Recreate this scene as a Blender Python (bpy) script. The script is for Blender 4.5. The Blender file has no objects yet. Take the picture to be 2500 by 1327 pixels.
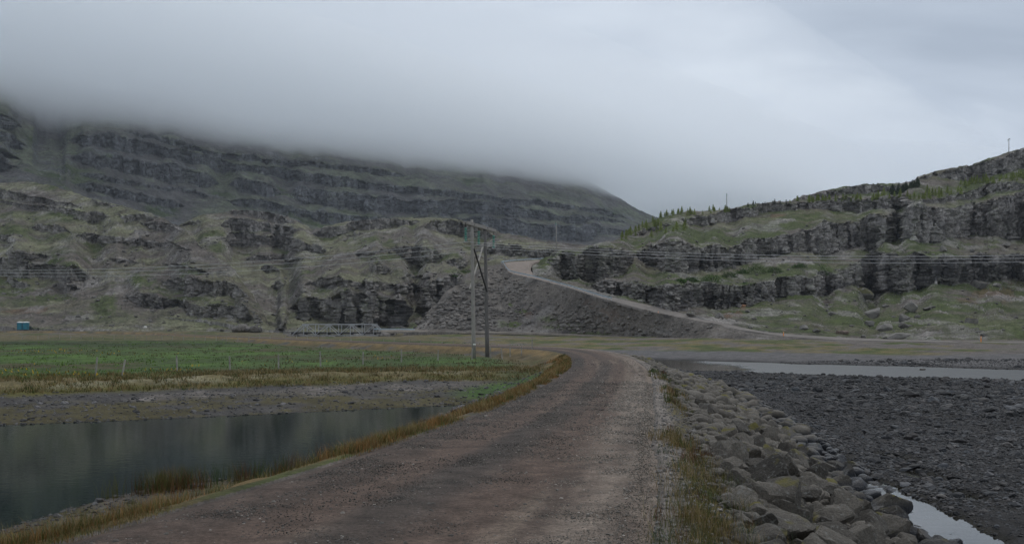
import bpy, bmesh, math, random
import numpy as np
from mathutils import Vector, Matrix

# ---------------------------------------------------------------- camera, sky, sun, exposure
S = bpy.context.scene
F, EYE, HZ = 2430.0, 1.85, 800.0          # focal length in photo pixels, eye height, horizon row
cam_d = bpy.data.cameras.new('camera')
cam_d.sensor_width = 36.0
cam_d.lens = 36.0 * F / 2500.0
cam_d.shift_y = (HZ - 663.5) / 2500.0
cam_d.clip_start, cam_d.clip_end = 0.1, 20000
cam = bpy.data.objects.new('camera', cam_d)
S.collection.objects.link(cam)
cam.location = (0, 0, EYE)
cam.rotation_euler = (math.radians(90), 0, 0)
S.camera = cam

SUN_EL, SUN_AZ = math.radians(52), math.radians(20)   # azimuth measured from +Y towards +X
W = bpy.data.worlds.new('World'); S.world = W; W.use_nodes = True
nt = W.node_tree; nt.nodes.clear()
def wn(t, **k):
    n = nt.nodes.new(t)
    for a, b in k.items(): setattr(n, a, b)
    return n
sky = wn('ShaderNodeTexSky', sky_type='NISHITA', sun_disc=False)
sky.sun_elevation = SUN_EL; sky.sun_rotation = SUN_AZ
bg_s = wn('ShaderNodeBackground'); bg_s.inputs['Strength'].default_value = 0.06
nt.links.new(sky.outputs[0], bg_s.inputs['Color'])
tc = wn('ShaderNodeTexCoord')
# cloud deck: project the direction on a high plane so that patches flatten towards the horizon
sep = wn('ShaderNodeSeparateXYZ'); nt.links.new(tc.outputs['Generated'], sep.inputs[0])
zc = wn('ShaderNodeMath', operation='MAXIMUM'); zc.inputs[1].default_value = 0.0
nt.links.new(sep.outputs['Z'], zc.inputs[0])
za = wn('ShaderNodeMath', operation='ADD'); za.inputs[1].default_value = 0.16
nt.links.new(zc.outputs[0], za.inputs[0])
dx = wn('ShaderNodeMath', operation='DIVIDE'); dy = wn('ShaderNodeMath', operation='DIVIDE')
nt.links.new(sep.outputs['X'], dx.inputs[0]); nt.links.new(za.outputs[0], dx.inputs[1])
nt.links.new(sep.outputs['Y'], dy.inputs[0]); nt.links.new(za.outputs[0], dy.inputs[1])
cmb = wn('ShaderNodeCombineXYZ')
nt.links.new(dx.outputs[0], cmb.inputs[0]); nt.links.new(dy.outputs[0], cmb.inputs[1])
mp = wn('ShaderNodeMapping'); mp.inputs['Location'].default_value = (12.52, 7.9, 0); mp.inputs['Scale'].default_value = (0.75, 1.35, 1)
nt.links.new(cmb.outputs[0], mp.inputs[0])
nz = wn('ShaderNodeTexNoise'); nz.inputs['Scale'].default_value = 0.9; nz.inputs['Detail'].default_value = 5; nz.inputs['Roughness'].default_value = 0.5
nz.inputs['Distortion'].default_value = 0.5
nt.links.new(mp.outputs[0], nz.inputs['Vector'])
ramp = wn('ShaderNodeValToRGB')
cr = ramp.color_ramp
cr.elements[0].position = 0.34; cr.elements[0].color = (0.345, 0.40, 0.48, 1)
cr.elements[1].position = 0.68; cr.elements[1].color = (0.70, 0.76, 0.83, 1)
e = cr.elements.new(0.52); e.color = (0.46, 0.52, 0.605, 1)
nt.links.new(nz.outputs['Fac'], ramp.inputs[0])
bg_c = wn('ShaderNodeBackground'); bg_c.inputs['Strength'].default_value = 1.26
nt.links.new(ramp.outputs[0], bg_c.inputs['Color'])
mixw = wn('ShaderNodeMixShader'); mixw.inputs[0].default_value = 0.93
nt.links.new(bg_s.outputs[0], mixw.inputs[1]); nt.links.new(bg_c.outputs[0], mixw.inputs[2])
wo = wn('ShaderNodeOutputWorld'); nt.links.new(mixw.outputs[0], wo.inputs['Surface'])

sd = bpy.data.lights.new('sun', 'SUN'); sd.energy = 1.0; sd.angle = math.radians(40); sd.color = (1.0, 0.97, 0.92)
sun = bpy.data.objects.new('sun', sd); S.collection.objects.link(sun)
sdir = Vector((math.sin(SUN_AZ) * math.cos(SUN_EL), math.cos(SUN_AZ) * math.cos(SUN_EL), math.sin(SUN_EL)))
sun.rotation_euler = sdir.to_track_quat('Z', 'Y').to_euler()
sun.location = sdir * 300

S.view_settings.view_transform = 'Standard'; S.view_settings.look = 'None'
S.view_settings.exposure = 0.0; S.view_settings.gamma = 1.0; S.view_settings.use_curve_mapping = False
cy = S.cycles
cy.use_denoising = True
try: cy.denoiser = 'OPENIMAGEDENOISE'
except Exception: pass
cy.max_bounces = 14; cy.diffuse_bounces = 3; cy.glossy_bounces = 3; cy.transmission_bounces = 4
cy.volume_bounces = 12; cy.transparent_max_bounces = 8
cy.sample_clamp_indirect = 6.0

# ---------------------------------------------------------------- helpers
C = S.collection
ALB = np.array([0.79, 0.75, 0.70])      # overall albedo factor, lowered and warmed to balance the bright bluish sky
rng = np.random.default_rng(7)
random.seed(7)

def P(u, v, D):
    """photo pixel (u, v) at distance D along the view -> world point"""
    return ((u - 1250.0) / F * D, D, EYE + (HZ - v) / F * D)

_T = np.random.default_rng(1).random(65536).astype(np.float32)
def _h(ix, iy, iz, s):
    return _T[((ix * 73856093) ^ (iy * 19349663) ^ (iz * 83492791) ^ (s * 2654435761)) & 65535]
def noise(x, y, z, s=0):
    x, y, z = np.broadcast_arrays(np.asarray(x, float), np.asarray(y, float), np.asarray(z, float))
    fx, fy, fz = np.floor(x), np.floor(y), np.floor(z)
    ix, iy, iz = fx.astype(np.int64), fy.astype(np.int64), fz.astype(np.int64)
    a, b, c = x - fx, y - fy, z - fz
    a = a * a * (3 - 2 * a); b = b * b * (3 - 2 * b); c = c * c * (3 - 2 * c)
    def L(dz):
        n00 = _h(ix, iy, iz + dz, s); n10 = _h(ix + 1, iy, iz + dz, s)
        n01 = _h(ix, iy + 1, iz + dz, s); n11 = _h(ix + 1, iy + 1, iz + dz, s)
        return (n00 * (1 - a) + n10 * a) * (1 - b) + (n01 * (1 - a) + n11 * a) * b
    return (L(0) * (1 - c) + L(1) * c) * 2 - 1
def fbm(x, y, z, o=4, s=0, g=0.5):
    r = 0; amp = 1.0; t = 0
    for k in range(o):
        r = r + amp * noise(x * 2.03 ** k, y * 2.03 ** k, z * 2.03 ** k, s + k * 17); t += amp; amp *= g
    return r / t
def worley(x, y, s=0):
    """2-D cells: F1, F2 and a random number for the nearest cell"""
    fx, fy = np.floor(x).astype(np.int64), np.floor(y).astype(np.int64)
    f1 = np.full(x.shape, 9.0); f2 = np.full(x.shape, 9.0); cid = np.zeros(x.shape)
    for i in (-1, 0, 1):
        for j in (-1, 0, 1):
            cx, cyy = fx + i, fy + j
            px = cx + _h(cx, cyy, 0 * cx + 3, s); py = cyy + _h(cx, cyy, 0 * cx + 7, s)
            d = np.hypot(x - px, y - py); r = _h(cx, cyy, 0 * cx + 11, s)
            near = d < f1
            f2 = np.where(near, f1, np.minimum(f2, d)); cid = np.where(near, r, cid); f1 = np.where(near, d, f1)
    return f1, f2, cid
def sstep(a, b, x):
    t = np.clip((x - a) / (b - a), 0, 1); return t * t * (3 - 2 * t)
def mix3(a, b, t):
    return a * (1 - t[..., None]) + np.asarray(b) * t[..., None]
def interp(pts, x, k):
    p = np.array(pts, float); return np.interp(x, p[:, 0], p[:, k])

def poly_dist(X, Y, poly):
    """signed distance to a closed polygon, negative inside"""
    p = np.array(poly, float); n = len(p)
    d = np.full(X.shape, 1e9); ins = np.zeros(X.shape, bool)
    for i in range(n):
        ax, ay = p[i]; bx, by = p[(i + 1) % n]
        ex, ey = bx - ax, by - ay
        t = np.clip(((X - ax) * ex + (Y - ay) * ey) / (ex * ex + ey * ey + 1e-12), 0, 1)
        d = np.minimum(d, np.hypot(X - ax - t * ex, Y - ay - t * ey))
        cond = (ay > Y) != (by > Y)
        with np.errstate(divide='ignore', invalid='ignore'):
            xi = ax + (Y - ay) / (ey if abs(ey) > 1e-12 else 1e-12) * ex
        ins ^= cond & (X < xi)
    return np.where(ins, -d, d)
def line_dist(X, Y, line):
    p = np.array(line, float); d = np.full(X.shape, 1e9)
    for i in range(len(p) - 1):
        ax, ay = p[i, :2]; bx, by = p[i + 1, :2]; ex, ey = bx - ax, by - ay
        t = np.clip(((X - ax) * ex + (Y - ay) * ey) / (ex * ex + ey * ey + 1e-12), 0, 1)
        d = np.minimum(d, np.hypot(X - ax - t * ex, Y - ay - t * ey))
    return d

def mesh_np(name, V, faces, col=None, smooth=True, mat=None):
    V = np.asarray(V, np.float32).reshape(-1, 3); faces = np.asarray(faces, np.int32)
    k = faces.shape[1]; me = bpy.data.meshes.new(name)
    me.vertices.add(len(V)); me.vertices.foreach_set('co', V.ravel())
    me.loops.add(faces.size); me.loops.foreach_set('vertex_index', faces.ravel())
    me.polygons.add(len(faces)); me.polygons.foreach_set('loop_start', np.arange(0, faces.size, k, dtype=np.int32))
    me.polygons.foreach_set('use_smooth', np.full(len(faces), smooth))
    me.update(calc_edges=True)
    if col is not None:
        a = me.attributes.new('Col', 'FLOAT_COLOR', 'POINT')
        c4 = np.ones((len(V), 4), np.float32); c4[:, :3] = np.clip(np.asarray(col).reshape(-1, 3) * ALB, 0.004, 0.9)
        a.data.foreach_set('color', c4.ravel())
    if mat: me.materials.append(mat)
    return me
def grid_faces(nr, nc):
    i = np.arange(nr * nc).reshape(nr, nc)
    return np.stack([i[:-1, :-1], i[:-1, 1:], i[1:, 1:], i[1:, :-1]], -1).reshape(-1, 4)
def link(name, data, parent=None, label=None, cat=None, group=None, kind=None, loc=None, rot=None, scale=None):
    o = bpy.data.objects.new(name, data); C.objects.link(o)
    if parent: o.parent = parent
    if label: o['label'] = label
    if cat: o['category'] = cat
    if group: o['group'] = group
    if kind: o['kind'] = kind
    if loc is not None: o.location = loc
    if rot is not None: o.rotation_euler = rot
    if scale is not None: o.scale = scale
    return o

class MB:
    """collects boxes, bars and tubes into one mesh"""
    def __init__(s): s.v = []; s.f = []
    def box(s, c, d):
        n = len(s.v); x, y, z = c; a, b, e = d[0] / 2, d[1] / 2, d[2] / 2
        s.v += [(x + i * a, y + j * b, z + k * e) for k in (-1, 1) for j in (-1, 1) for i in (-1, 1)]
        s.f += [tuple(n + q for q in f) for f in ((0, 2, 3, 1), (4, 5, 7, 6), (0, 1, 5, 4), (2, 6, 7, 3), (0, 4, 6, 2), (1, 3, 7, 5))]
        return s
    def bar(s, a, b, w, h):
        a, b = Vector(a), Vector(b); d = (b - a).normalized()
        up = Vector((0, 0, 1)) if abs(d.z) < 0.95 else Vector((0, 1, 0))
        r = d.cross(up).normalized(); u = r.cross(d)
        n = len(s.v)
        for p in (a, b):
            for i, j in ((-1, -1), (1, -1), (1, 1), (-1, 1)): s.v.append(tuple(p + r * i * w / 2 + u * j * h / 2))
        s.f += [tuple(n + q for q in f) for f in ((0, 3, 2, 1), (4, 5, 6, 7), (0, 1, 5, 4), (1, 2, 6, 5), (2, 3, 7, 6), (3, 0, 4, 7))]
        return s
    def tube(s, pts, rad, n=8):
        pts = [Vector(p) for p in pts]; rad = rad if isinstance(rad, (list, tuple)) else [rad] * len(pts)
        b0 = len(s.v)
        for i, p in enumerate(pts):
            d = (pts[min(i + 1, len(pts) - 1)] - pts[max(i - 1, 0)]).normalized()
            up = Vector((0, 0, 1)) if abs(d.z) < 0.9 else Vector((0, 1, 0))
            r = d.cross(up).normalized(); u = r.cross(d)
            for k in range(n):
                a = 2 * math.pi * k / n
                s.v.append(tuple(p + (r * math.cos(a) + u * math.sin(a)) * rad[i]))
        for i in range(len(pts) - 1):
            for k in range(n):
                q = b0 + i * n
                s.f.append((q + k, q + (k + 1) % n, q + n + (k + 1) % n, q + n + k))
        s.f.append(tuple(b0 + k for k in reversed(range(n)))); s.f.append(tuple(b0 + (len(pts) - 1) * n + k for k in range(n)))
        return s
    def mesh(s, name, mat, smooth=False):
        me = bpy.data.meshes.new(name); me.from_pydata(s.v, [], s.f); me.materials.append(mat)
        if smooth:
            for p in me.polygons: p.use_smooth = len(p.vertices) == 4
        return me

# ---------------------------------------------------------------- materials
def nmat(name):
    m = bpy.data.materials.new(name); m.use_nodes = True
    t = m.node_tree; b = t.nodes['Principled BSDF']
    return m, t, b
def tnoise(t, scale, detail=4, rough=0.55, vec=None, dist=0):
    n = t.nodes.new('ShaderNodeTexNoise'); n.inputs['Scale'].default_value = scale
    n.inputs['Detail'].default_value = detail; n.inputs['Roughness'].default_value = rough; n.inputs['Distortion'].default_value = dist
    if vec: t.links.new(vec, n.inputs['Vector'])
    return n
def maprange(t, src, a, b, c, d):
    n = t.nodes.new('ShaderNodeMapRange'); n.inputs[1].default_value = a; n.inputs[2].default_value = b
    n.inputs[3].default_value = c; n.inputs[4].default_value = d
    t.links.new(src, n.inputs[0]); return n
def mul_col(t, col, fac):
    m = t.nodes.new('ShaderNodeMix'); m.data_type = 'RGBA'; m.blend_type = 'MULTIPLY'; m.inputs[0].default_value = 1.0
    t.links.new(col, m.inputs[6]); t.links.new(fac, m.inputs[7]); return m.outputs[2]
def mat_ground(name, scales, var=(0.6, 1.4), rough=0.95, bump=(8.0, 0.06), stretch=None):
    """albedo from the surface's own colour attribute, broken up by noise at several scales, with fine relief"""
    m, t, b = nmat(name)
    at = t.nodes.new('ShaderNodeAttribute'); at.attribute_name = 'Col'
    ge = t.nodes.new('ShaderNodeNewGeometry'); vec = ge.outputs['Position']
    if stretch:
        mpn = t.nodes.new('ShaderNodeMapping'); mpn.inputs['Scale'].default_value = stretch
        t.links.new(vec, mpn.inputs[0]); vec = mpn.outputs[0]
    c = at.outputs['Color']
    for sc in scales:
        n = tnoise(t, sc, 5, 0.6, vec)
        c = mul_col(t, c, maprange(t, n.outputs['Fac'], 0.3, 0.7, var[0], var[1]).outputs[0])
    t.links.new(c, b.inputs['Base Color'])
    b.inputs['Roughness'].default_value = rough; b.inputs['Specular IOR Level'].default_value = 0.2
    nb = tnoise(t, bump[0], 6, 0.65, vec)
    bp = t.nodes.new('ShaderNodeBump'); bp.inputs['Strength'].default_value = 1.0; bp.inputs['Distance'].default_value = bump[1]
    t.links.new(nb.outputs['Fac'], bp.inputs['Height']); t.links.new(bp.outputs[0], b.inputs['Normal'])
    return m
def mat_plain(name, col, rough=0.7, metal=0.0, var=0.25, scale=6.0, bump=0.0, stretch=None):
    m, t, b = nmat(name)
    tc = t.nodes.new('ShaderNodeTexCoord'); vec = tc.outputs['Object']
    if stretch:
        mpn = t.nodes.new('ShaderNodeMapping'); mpn.inputs['Scale'].default_value = stretch
        t.links.new(vec, mpn.inputs[0]); vec = mpn.outputs[0]
    n = tnoise(t, scale, 5, 0.6, vec)
    rgb = t.nodes.new('ShaderNodeRGB'); rgb.outputs[0].default_value = (*[x * 1.05 * k for x, k in zip(col, (1.05, 1.0, 0.94))], 1)
    c = mul_col(t, rgb.outputs[0], maprange(t, n.outputs['Fac'], 0.3, 0.7, 1 - var, 1 + var).outputs[0])
    t.links.new(c, b.inputs['Base Color']); b.inputs['Roughness'].default_value = rough; b.inputs['Metallic'].default_value = metal
    if bump:
        bp = t.nodes.new('ShaderNodeBump'); bp.inputs['Distance'].default_value = bump
        t.links.new(n.outputs['Fac'], bp.inputs['Height']); t.links.new(bp.outputs[0], b.inputs['Normal'])
    return m
# ---------------------------------------------------------------- hillsides
ROCK = np.array([0.285, 0.275, 0.270]); SCREE = np.array([0.165, 0.148, 0.134]); HEATH = np.array([0.158, 0.148, 0.104])
MOSS = np.array([0.245, 0.258, 0.160]); GRASS = np.array([0.080, 0.112, 0.030]); RUST = np.array([0.20, 0.115, 0.075])

def cliff_mask(U, V, cliffs, rag):
    m = np.zeros(U.shape)
    for tops, bots in cliffs:
        t = np.array(tops, float); b = np.array(bots, float)
        u0, u1 = min(t[0, 0], b[0, 0]), max(t[-1, 0], b[-1, 0])
        vt, vb = np.interp(U, t[:, 0], t[:, 1]), np.interp(U, b[:, 0], b[:, 1])
        tl = min(42.0, 0.34 * (u1 - u0))
        end = sstep(0, 1, np.clip(np.minimum(U - u0, u1 - U) / tl, 0, 1))
        mid = (vt + vb) / 2; hh = np.maximum((vb - vt) / 2, 0.5) * end * (1 + 0.35 * noise(U / 38, V / 200, u0, 7)) - 3.0 * np.maximum(noise(U / 15, V / 90, u0, 8) - 0.3, 0) * rag
        Vr = V + rag * (2.2 * noise(U / 23, 0, u0, 3) + 1.6 * noise(U / 9, 0, u0, 4) + 1.0 * noise(U / 3.5, V / 30, u0, 5))
        m = np.maximum(m, sstep(0, 2.5, hh - np.abs(Vr - mid) + 1.2) * (U > u0) * (U < u1))
    return m

def grid_normals(X, Y, Z):
    P3 = np.stack([X, Y, Z], -1)
    du = np.gradient(P3, axis=1); dv = np.gradient(P3, axis=0)
    n = np.cross(du, dv); n /= np.linalg.norm(n, axis=-1, keepdims=True) + 1e-12
    flip = np.where(n[..., 2] + -0.3 * n[..., 1] < 0, -1.0, 1.0)
    return n * flip[..., None]

SHEETS = {}
def sheet(name, u0, u1, nu, bot, top, nv, cliffs, mat, paint, lam=4.0, amp_c=1.2, amp_s=0.8, wc=0.03, rag=1.0, back=0.12, kind='structure', flow=None, lmul=(1.0, 0.4, 0.16), oct_=0.12, ext=(0, 0)):
    us = np.linspace(u0, u1, nu); du = us[1] - us[0]
    if ext[0]: us = np.concatenate([np.linspace(u0 - ext[0], u0, 61)[:-1], us])      # coarser land beyond the frame
    if ext[1]: us = np.concatenate([us, np.linspace(u1, u1 + ext[1], 61)[1:]])
    nu = len(us)
    vb, Db = interp(bot, us, 1), interp(bot, us, 2)
    vt, Dt = interp(top, us, 1), interp(top, us, 2)
    t = np.linspace(0, 1, nv)[:, None]
    U = np.broadcast_to(us[None], (nv, nu)).copy(); V = vb + (vt - vb) * t
    c = cliff_mask(U, V, cliffs, rag)
    w = 1 - (1 - wc) * c
    if flow is not None: w = w * flow(U, V)
    cs = np.cumsum(w, 0) - w * 0.5; cs = (cs - cs[:1]) / (cs[-1:] - cs[:1] + 1e-9)
    kk = np.exp(-0.5 * (np.arange(-12, 13) * du / 2.2) ** 2); kk /= kk.sum()
    pad = np.pad(cs, ((0, 0), (12, 12)), mode='edge'); cs = sum(kk[i] * pad[:, i:i + nu] for i in range(25))
    D = Db + (Dt - Db) * cs
    # rows running back over the crest and down
    nb = 14
    k = np.linspace(0.04, 1, nb)[:, None]
    Dx = Dt[None] * (1 + back * k); Ztop = EYE + (HZ - vt) / F * Dt
    X = np.concatenate([(U - 1250) / F * D, (us[None] - 1250) / F * Dx]); Y = np.concatenate([D, Dx])
    Z = np.concatenate([EYE + (HZ - V) / F * D, Ztop[None] - (back * k) ** 1.5 * Dt[None] * 0.9])
    U = np.concatenate([U, np.broadcast_to(us[None], (nb, nu))]); V = np.concatenate([V, np.broadcast_to(vt[None], (nb, nu))])
    c = np.concatenate([c, np.zeros((nb, nu))])
    # one row buried below the foot
    X = np.concatenate([X[:1], X]); Y = np.concatenate([Y[:1] - 0.5, Y]); Z = np.concatenate([Z[:1] - 4, Z])
    U = np.concatenate([U[:1], U]); V = np.concatenate([V[:1], V]); c = np.concatenate([c[:1], c])
    # the rock masks blur outwards a little so edges break down into blocks
    n = grid_normals(X, Y, Z)
    a = X + 0.35 * Y
    f1, f2, cid = worley(a / lam + 0.35 * noise(a / 3, Z / 3, 0, 9), Z / (4.5 * lam) + 0.3 * noise(a / 5, Z / 4, 1, 9), 1)
    g1, g2, gid = worley(a / (lam * lmul[1]) + 0.3 * noise(a / lam, Z / lam, 2, 9), Z / (3.2 * lam * lmul[1]), 2)
    h1, h2, hid = worley(a / (lam * lmul[2]) , Z / (2.2 * lam * lmul[2]), 5)
    p1, p2, pid = worley(a / (1.45 * lam) + 0.2 * noise(a / 4, Z / 9, 5, 9), Z / (9 * lam) + 0.35 * noise(a / 6, 0, 4, 9), 6)
    blocks = (cid - 0.5) * 1.1 - 0.9 * (1 - sstep(0, 0.22, f2 - f1)) + 0.75 * (gid - 0.5) - 0.60 * (1 - sstep(0, 0.25, g2 - g1)) + 0.42 * (hid - 0.5) - 0.30 * (1 - sstep(0, 0.3, h2 - h1))
    blocks = blocks + 1.5 * (0.45 - p1) + 0.8 * (pid - 0.5) - 0.9 * (1 - sstep(0, 0.16, p2 - p1))
    butt = noise(a / (5 * lam), Z / (9 * lam), 0, 21) + 0.6 * noise(a / (2.2 * lam), Z / (8 * lam), 0, 22)
    slope = fbm(X / (6 * lam), Y / (6 * lam), Z / (6 * lam), 5, 31, 0.55)
    oc = sstep(oct_, oct_ + 0.28, fbm(X / (3.2 * lam), Y / (5 * lam), Z / (2.0 * lam), 4, 41, 0.6)) * (1 - c)     # small outcrops
    fine = fbm(X / (0.5 * lam), Y / (0.5 * lam), Z / (0.5 * lam), 3, 51, 0.6)
    disp = c * amp_c * (blocks + 0.9 * butt) + (1 - c) * amp_s * (slope * 1.6 + 0.55 * fine) + oc * amp_c * 0.32 * (0.8 + 0.5 * blocks + 0.6 * butt)
    nh = n.copy(); hl = np.hypot(n[..., 0], n[..., 1]) + 1e-6
    cw = sstep(0.3, 0.8, c)[..., None]
    hn = np.stack([n[..., 0] / hl, n[..., 1] / hl, 0 * hl], -1); nh = nh * (1 - cw) + hn * cw
    X = X + nh[..., 0] * disp; Y = Y + nh[..., 1] * disp; Z = Z + nh[..., 2] * disp
    n2 = grid_normals(X, Y, Z)
    rockness = np.clip(np.maximum(c, oc * 0.9), 0, 1)
    steep = 1 - sstep(0.35, 0.72, n2[..., 2])
    col = paint(dict(U=U, V=V, X=X, Y=Y, Z=Z, c=c, oc=oc, rock=rockness, nz=n2[..., 2], steep=steep, cid=cid, gid=gid, hid=hid, lam=lam, fine=fine))
    me = mesh_np(name, np.stack([X, Y, Z], -1), grid_faces(*X.shape), col, True, mat)
    SHEETS[name] = dict(us=us, vb=vb, vt=vt, X=X, Y=Y, Z=Z, nv=nv)
    return link(name, me, kind=kind)

def on_sheet(name, u, v):
    s = SHEETS[name]
    i = int(np.clip(np.searchsorted(s['us'], u), 0, len(s['us']) - 1))
    t = (v - s['vb'][i]) / (s['vt'][i] - s['vb'][i])
    r = int(np.clip(round(t * (s['nv'] - 1)), 0, s['nv'] - 1)) + 1
    return Vector((s['X'][r, i], s['Y'][r, i], s['Z'][r, i]))

def blob(U, V, spots):
    """soft patches: (u, v, half width, half height, strength)"""
    m = np.zeros(U.shape)
    wu = 1.0 * noise(U / 14, V / 9, 0, 61) + 0.6 * noise(U / 5, V / 4, 0, 62)
    for (u, v, a, b, s) in spots:
        d = np.hypot((U - u) / a, (V - v) / b) + 0.35 * wu
        m = np.maximum(m, s * (1 - sstep(0.55, 1.15, d)))
    return m

def paint_hill(d, moss=0.5, rockmul=1.0, green=0.3, scree=0.4, greens=(), screes=(), mosses=(), wet_shade=(), rusts=(), tint=(1, 1, 1), tops=1.0):
    X, Y, Z, lam = d['X'], d['Y'], d['Z'], d['lam']
    n1 = fbm(X / (9 * lam), Y / (9 * lam), Z / (5 * lam), 4, 71); n2 = fbm(X / (7 * lam) + 50, Y / (7 * lam), Z / (4 * lam), 4, 81)
    n3 = fbm(X / (2 * lam), Y / (2 * lam), Z / (1.2 * lam), 3, 91)
    col = np.broadcast_to(HEATH, X.shape + (3,)).copy()
    col = mix3(col, SCREE, sstep(0.5 - scree, 0.85 - scree, n1 * 0.7 + n3 * 0.25 + 0.35))
    col = mix3(col, SCREE, blob(d['U'], d['V'], screes))
    g = np.maximum(sstep(0.62 - green, 0.95 - green, n2 * 0.8 + n3 * 0.3 + 0.3), blob(d['U'], d['V'], greens))
    col = mix3(col, GRASS, g * 0.9)
    ms = np.maximum(sstep(0.6 - moss, 1.0 - moss, -n1 * 0.6 + n3 * 0.5 + 0.3) * (1 - g), blob(d['U'], d['V'], mosses))
    col = mix3(col, MOSS, ms * 0.75)
    col = mix3(col, RUST, blob(d['U'], d['V'], rusts) * 0.7)
    # bare rock where it is steep or broken, moss on the flat tops of the blocks
    rk = ROCK * rockmul * (0.70 + 0.34 * d['cid'] + 0.26 * d['gid'] + 0.26 * (d['hid'] - 0.5) + 0.25 * n3)[..., None]
    pale = sstep(0.45, 0.75, noise(X / (0.35 * lam), Y / (0.35 * lam), Z / (0.5 * lam), 95)) * 0.35
    rk = mix3(rk, np.array([0.27, 0.265, 0.25]), pale)
    r = np.clip(d['rock'] * (0.35 + 0.65 * d['steep']) + 0.5 * d['steep'] * (d['rock'] > 0.05), 0, 1)
    r = np.maximum(r, sstep(0.6, 0.95, d['rock']) * 0.8)
    r = np.clip(r + 0.6 * sstep(0.5, 0.9, d['steep']), 0, 1)
    topm = sstep(0.45, 0.8, d['nz']) * sstep(0.1, 0.6, n3 + 0.35) * tops
    r = r * (1 - 0.55 * topm)
    col = mix3(col, rk, r)
    if wet_shade:
        streak = 0.5 + 0.5 * sstep(-0.35, 0.25, noise(X / (0.5 * lam), Y / (0.5 * lam), Z / (8 * lam), 97))
        col = mix3(col, np.array([0.030, 0.031, 0.036]), 0.85 * blob(d['U'], d['V'], wet_shade) * np.clip(d['c'] * 1.2, 0, 1) * streak)  # near-black colour on cliffs: wet stains, on the rock hill also overhang shade
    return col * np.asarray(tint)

mat_far = mat_ground('far_mountain_ground', [0.06, 0.35], (0.6, 1.42), bump=(0.5, 2.4), stretch=(1, 1, 0.45))
mat_mid = mat_ground('mid_hill_ground', [0.15, 0.9], (0.55, 1.48), bump=(1.4, 0.9), stretch=(1, 1, 0.6))
mat_near = mat_ground('rock_hill_ground', [0.3, 1.8], (0.55, 1.48), bump=(2.6, 0.55), stretch=(1, 1, 0.6))
mat_fill = mat_ground('fill_slope_ground', [0.25, 1.6, 5.0], (0.66, 1.36), bump=(3.0, 0.25))

# -- far terraced mountain: runs from about 800 m on the left to 1500 m on the right
FM_cl = [
 ([(-250, 250), (0, 280), (60, 298)], [(-250, 285), (0, 312), (60, 322)]),
 ([(-250, 296), (0, 322), (32, 328), (64, 341), (77, 347)], [(-250, 320), (0, 347), (48, 366), (77, 362)]),
 ([(-250, 340), (0, 363), (32, 373), (58, 389)], [(-250, 358), (0, 382), (58, 394)]),
 ([(-250, 362), (0, 386), (48, 405)], [(-250, 395), (0, 419), (48, 412)]),
 ([(300, 318), (420, 340), (530, 372), (680, 388), (800, 398), (1000, 425)], [(300, 324), (420, 356), (540, 384), (640, 398), (800, 412), (1000, 438)]),
 ([(160, 328), (275, 328), (345, 344), (416, 360), (480, 374), (540, 386), (553, 392), (640, 402), (694, 413), (800, 426), (1000, 456), (1200, 475), (1248, 485), (1354, 496), (1472, 510), (1540, 530)],
  [(160, 352), (272, 366), (345, 379), (448, 392), (500, 405), (541, 420), (553, 420), (637, 424), (704, 438), (800, 453), (1000, 474), (1200, 487), (1248, 497), (1354, 508), (1472, 525), (1540, 538)]),
 ([(166, 370), (205, 368), (243, 379), (320, 389), (368, 397), (416, 402), (458, 405), (483, 418), (541, 432)],
  [(166, 403), (224, 411), (288, 421), (362, 438), (442, 450), (490, 456), (541, 468)]),
 ([(549, 432), (586, 424), (640, 437), (694, 453)], [(549, 467), (608, 478), (694, 490)]),
 ([(700, 454), (723, 446), (800, 462), (1000, 488), (1200, 493), (1264, 502), (1334, 510), (1360, 523), (1405, 523), (1472, 530), (1545, 543)],
  [(700, 500), (800, 507), (1000, 522), (1200, 525), (1264, 530), (1350, 538), (1405, 543), (1472, 541), (1545, 551)]),
 ([(173, 418), (237, 424), (285, 434), (336, 445), (384, 453), (448, 458), (531, 482)], [(173, 426), (237, 437), (288, 450), (352, 457), (448, 469), (531, 489)]),
 ([(173, 437), (224, 446), (266, 456), (320, 469), (400, 485), (458, 496)], [(173, 456), (230, 466), (320, 494), (384, 501), (458, 518)]),
 ([(544, 485), (640, 485), (704, 500), (800, 522), (1000, 532), (1200, 531), (1264, 538), (1334, 544), (1392, 550), (1462, 550), (1545, 557)],
  [(544, 499), (640, 505), (704, 522), (800, 545), (1000, 566), (1200, 574), (1280, 579), (1360, 587), (1424, 589), (1466, 576), (1545, 574)]),
 ([(600, 512), (700, 532), (760, 545)], [(600, 520), (700, 542), (760, 556)]),
]
FM_bot = [(-250, 470, 640), (0, 470, 690), (400, 560, 780), (760, 575, 880), (1000, 590, 960), (1300, 600, 1060), (1620, 600, 1180)]
FM_top = [(-250, 190, 860), (0, 225, 930), (160, 262, 980), (300, 286, 1010), (440, 310, 1050), (545, 345, 1080), (656, 366, 1130), (745, 378, 1160), (900, 392, 1230), (1050, 405, 1300), (1200, 412, 1370),
          (1300, 420, 1420), (1400, 440, 1460), (1460, 466, 1480), (1520, 495, 1490), (1560, 512, 1500), (1600, 528, 1500), (1640, 543, 1500)]
FM_top = [(u, v - 62 * min(1.0, max(0.0, (1545 - u) / 420)), D + 60 * min(1.0, max(0.0, (1545 - u) / 420))) for u, v, D in FM_top]
fm_scree = [(120, 395, 45, 70, 0.9), (100, 340, 35, 40, 0.8), (60, 430, 70, 25, 0.7)]
fm_green = [(400, 515, 45, 16, 0.9), (250, 440, 60, 8, 0.6), (1480, 520, 70, 12, 0.5), (1350, 480, 90, 12, 0.4)]
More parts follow.
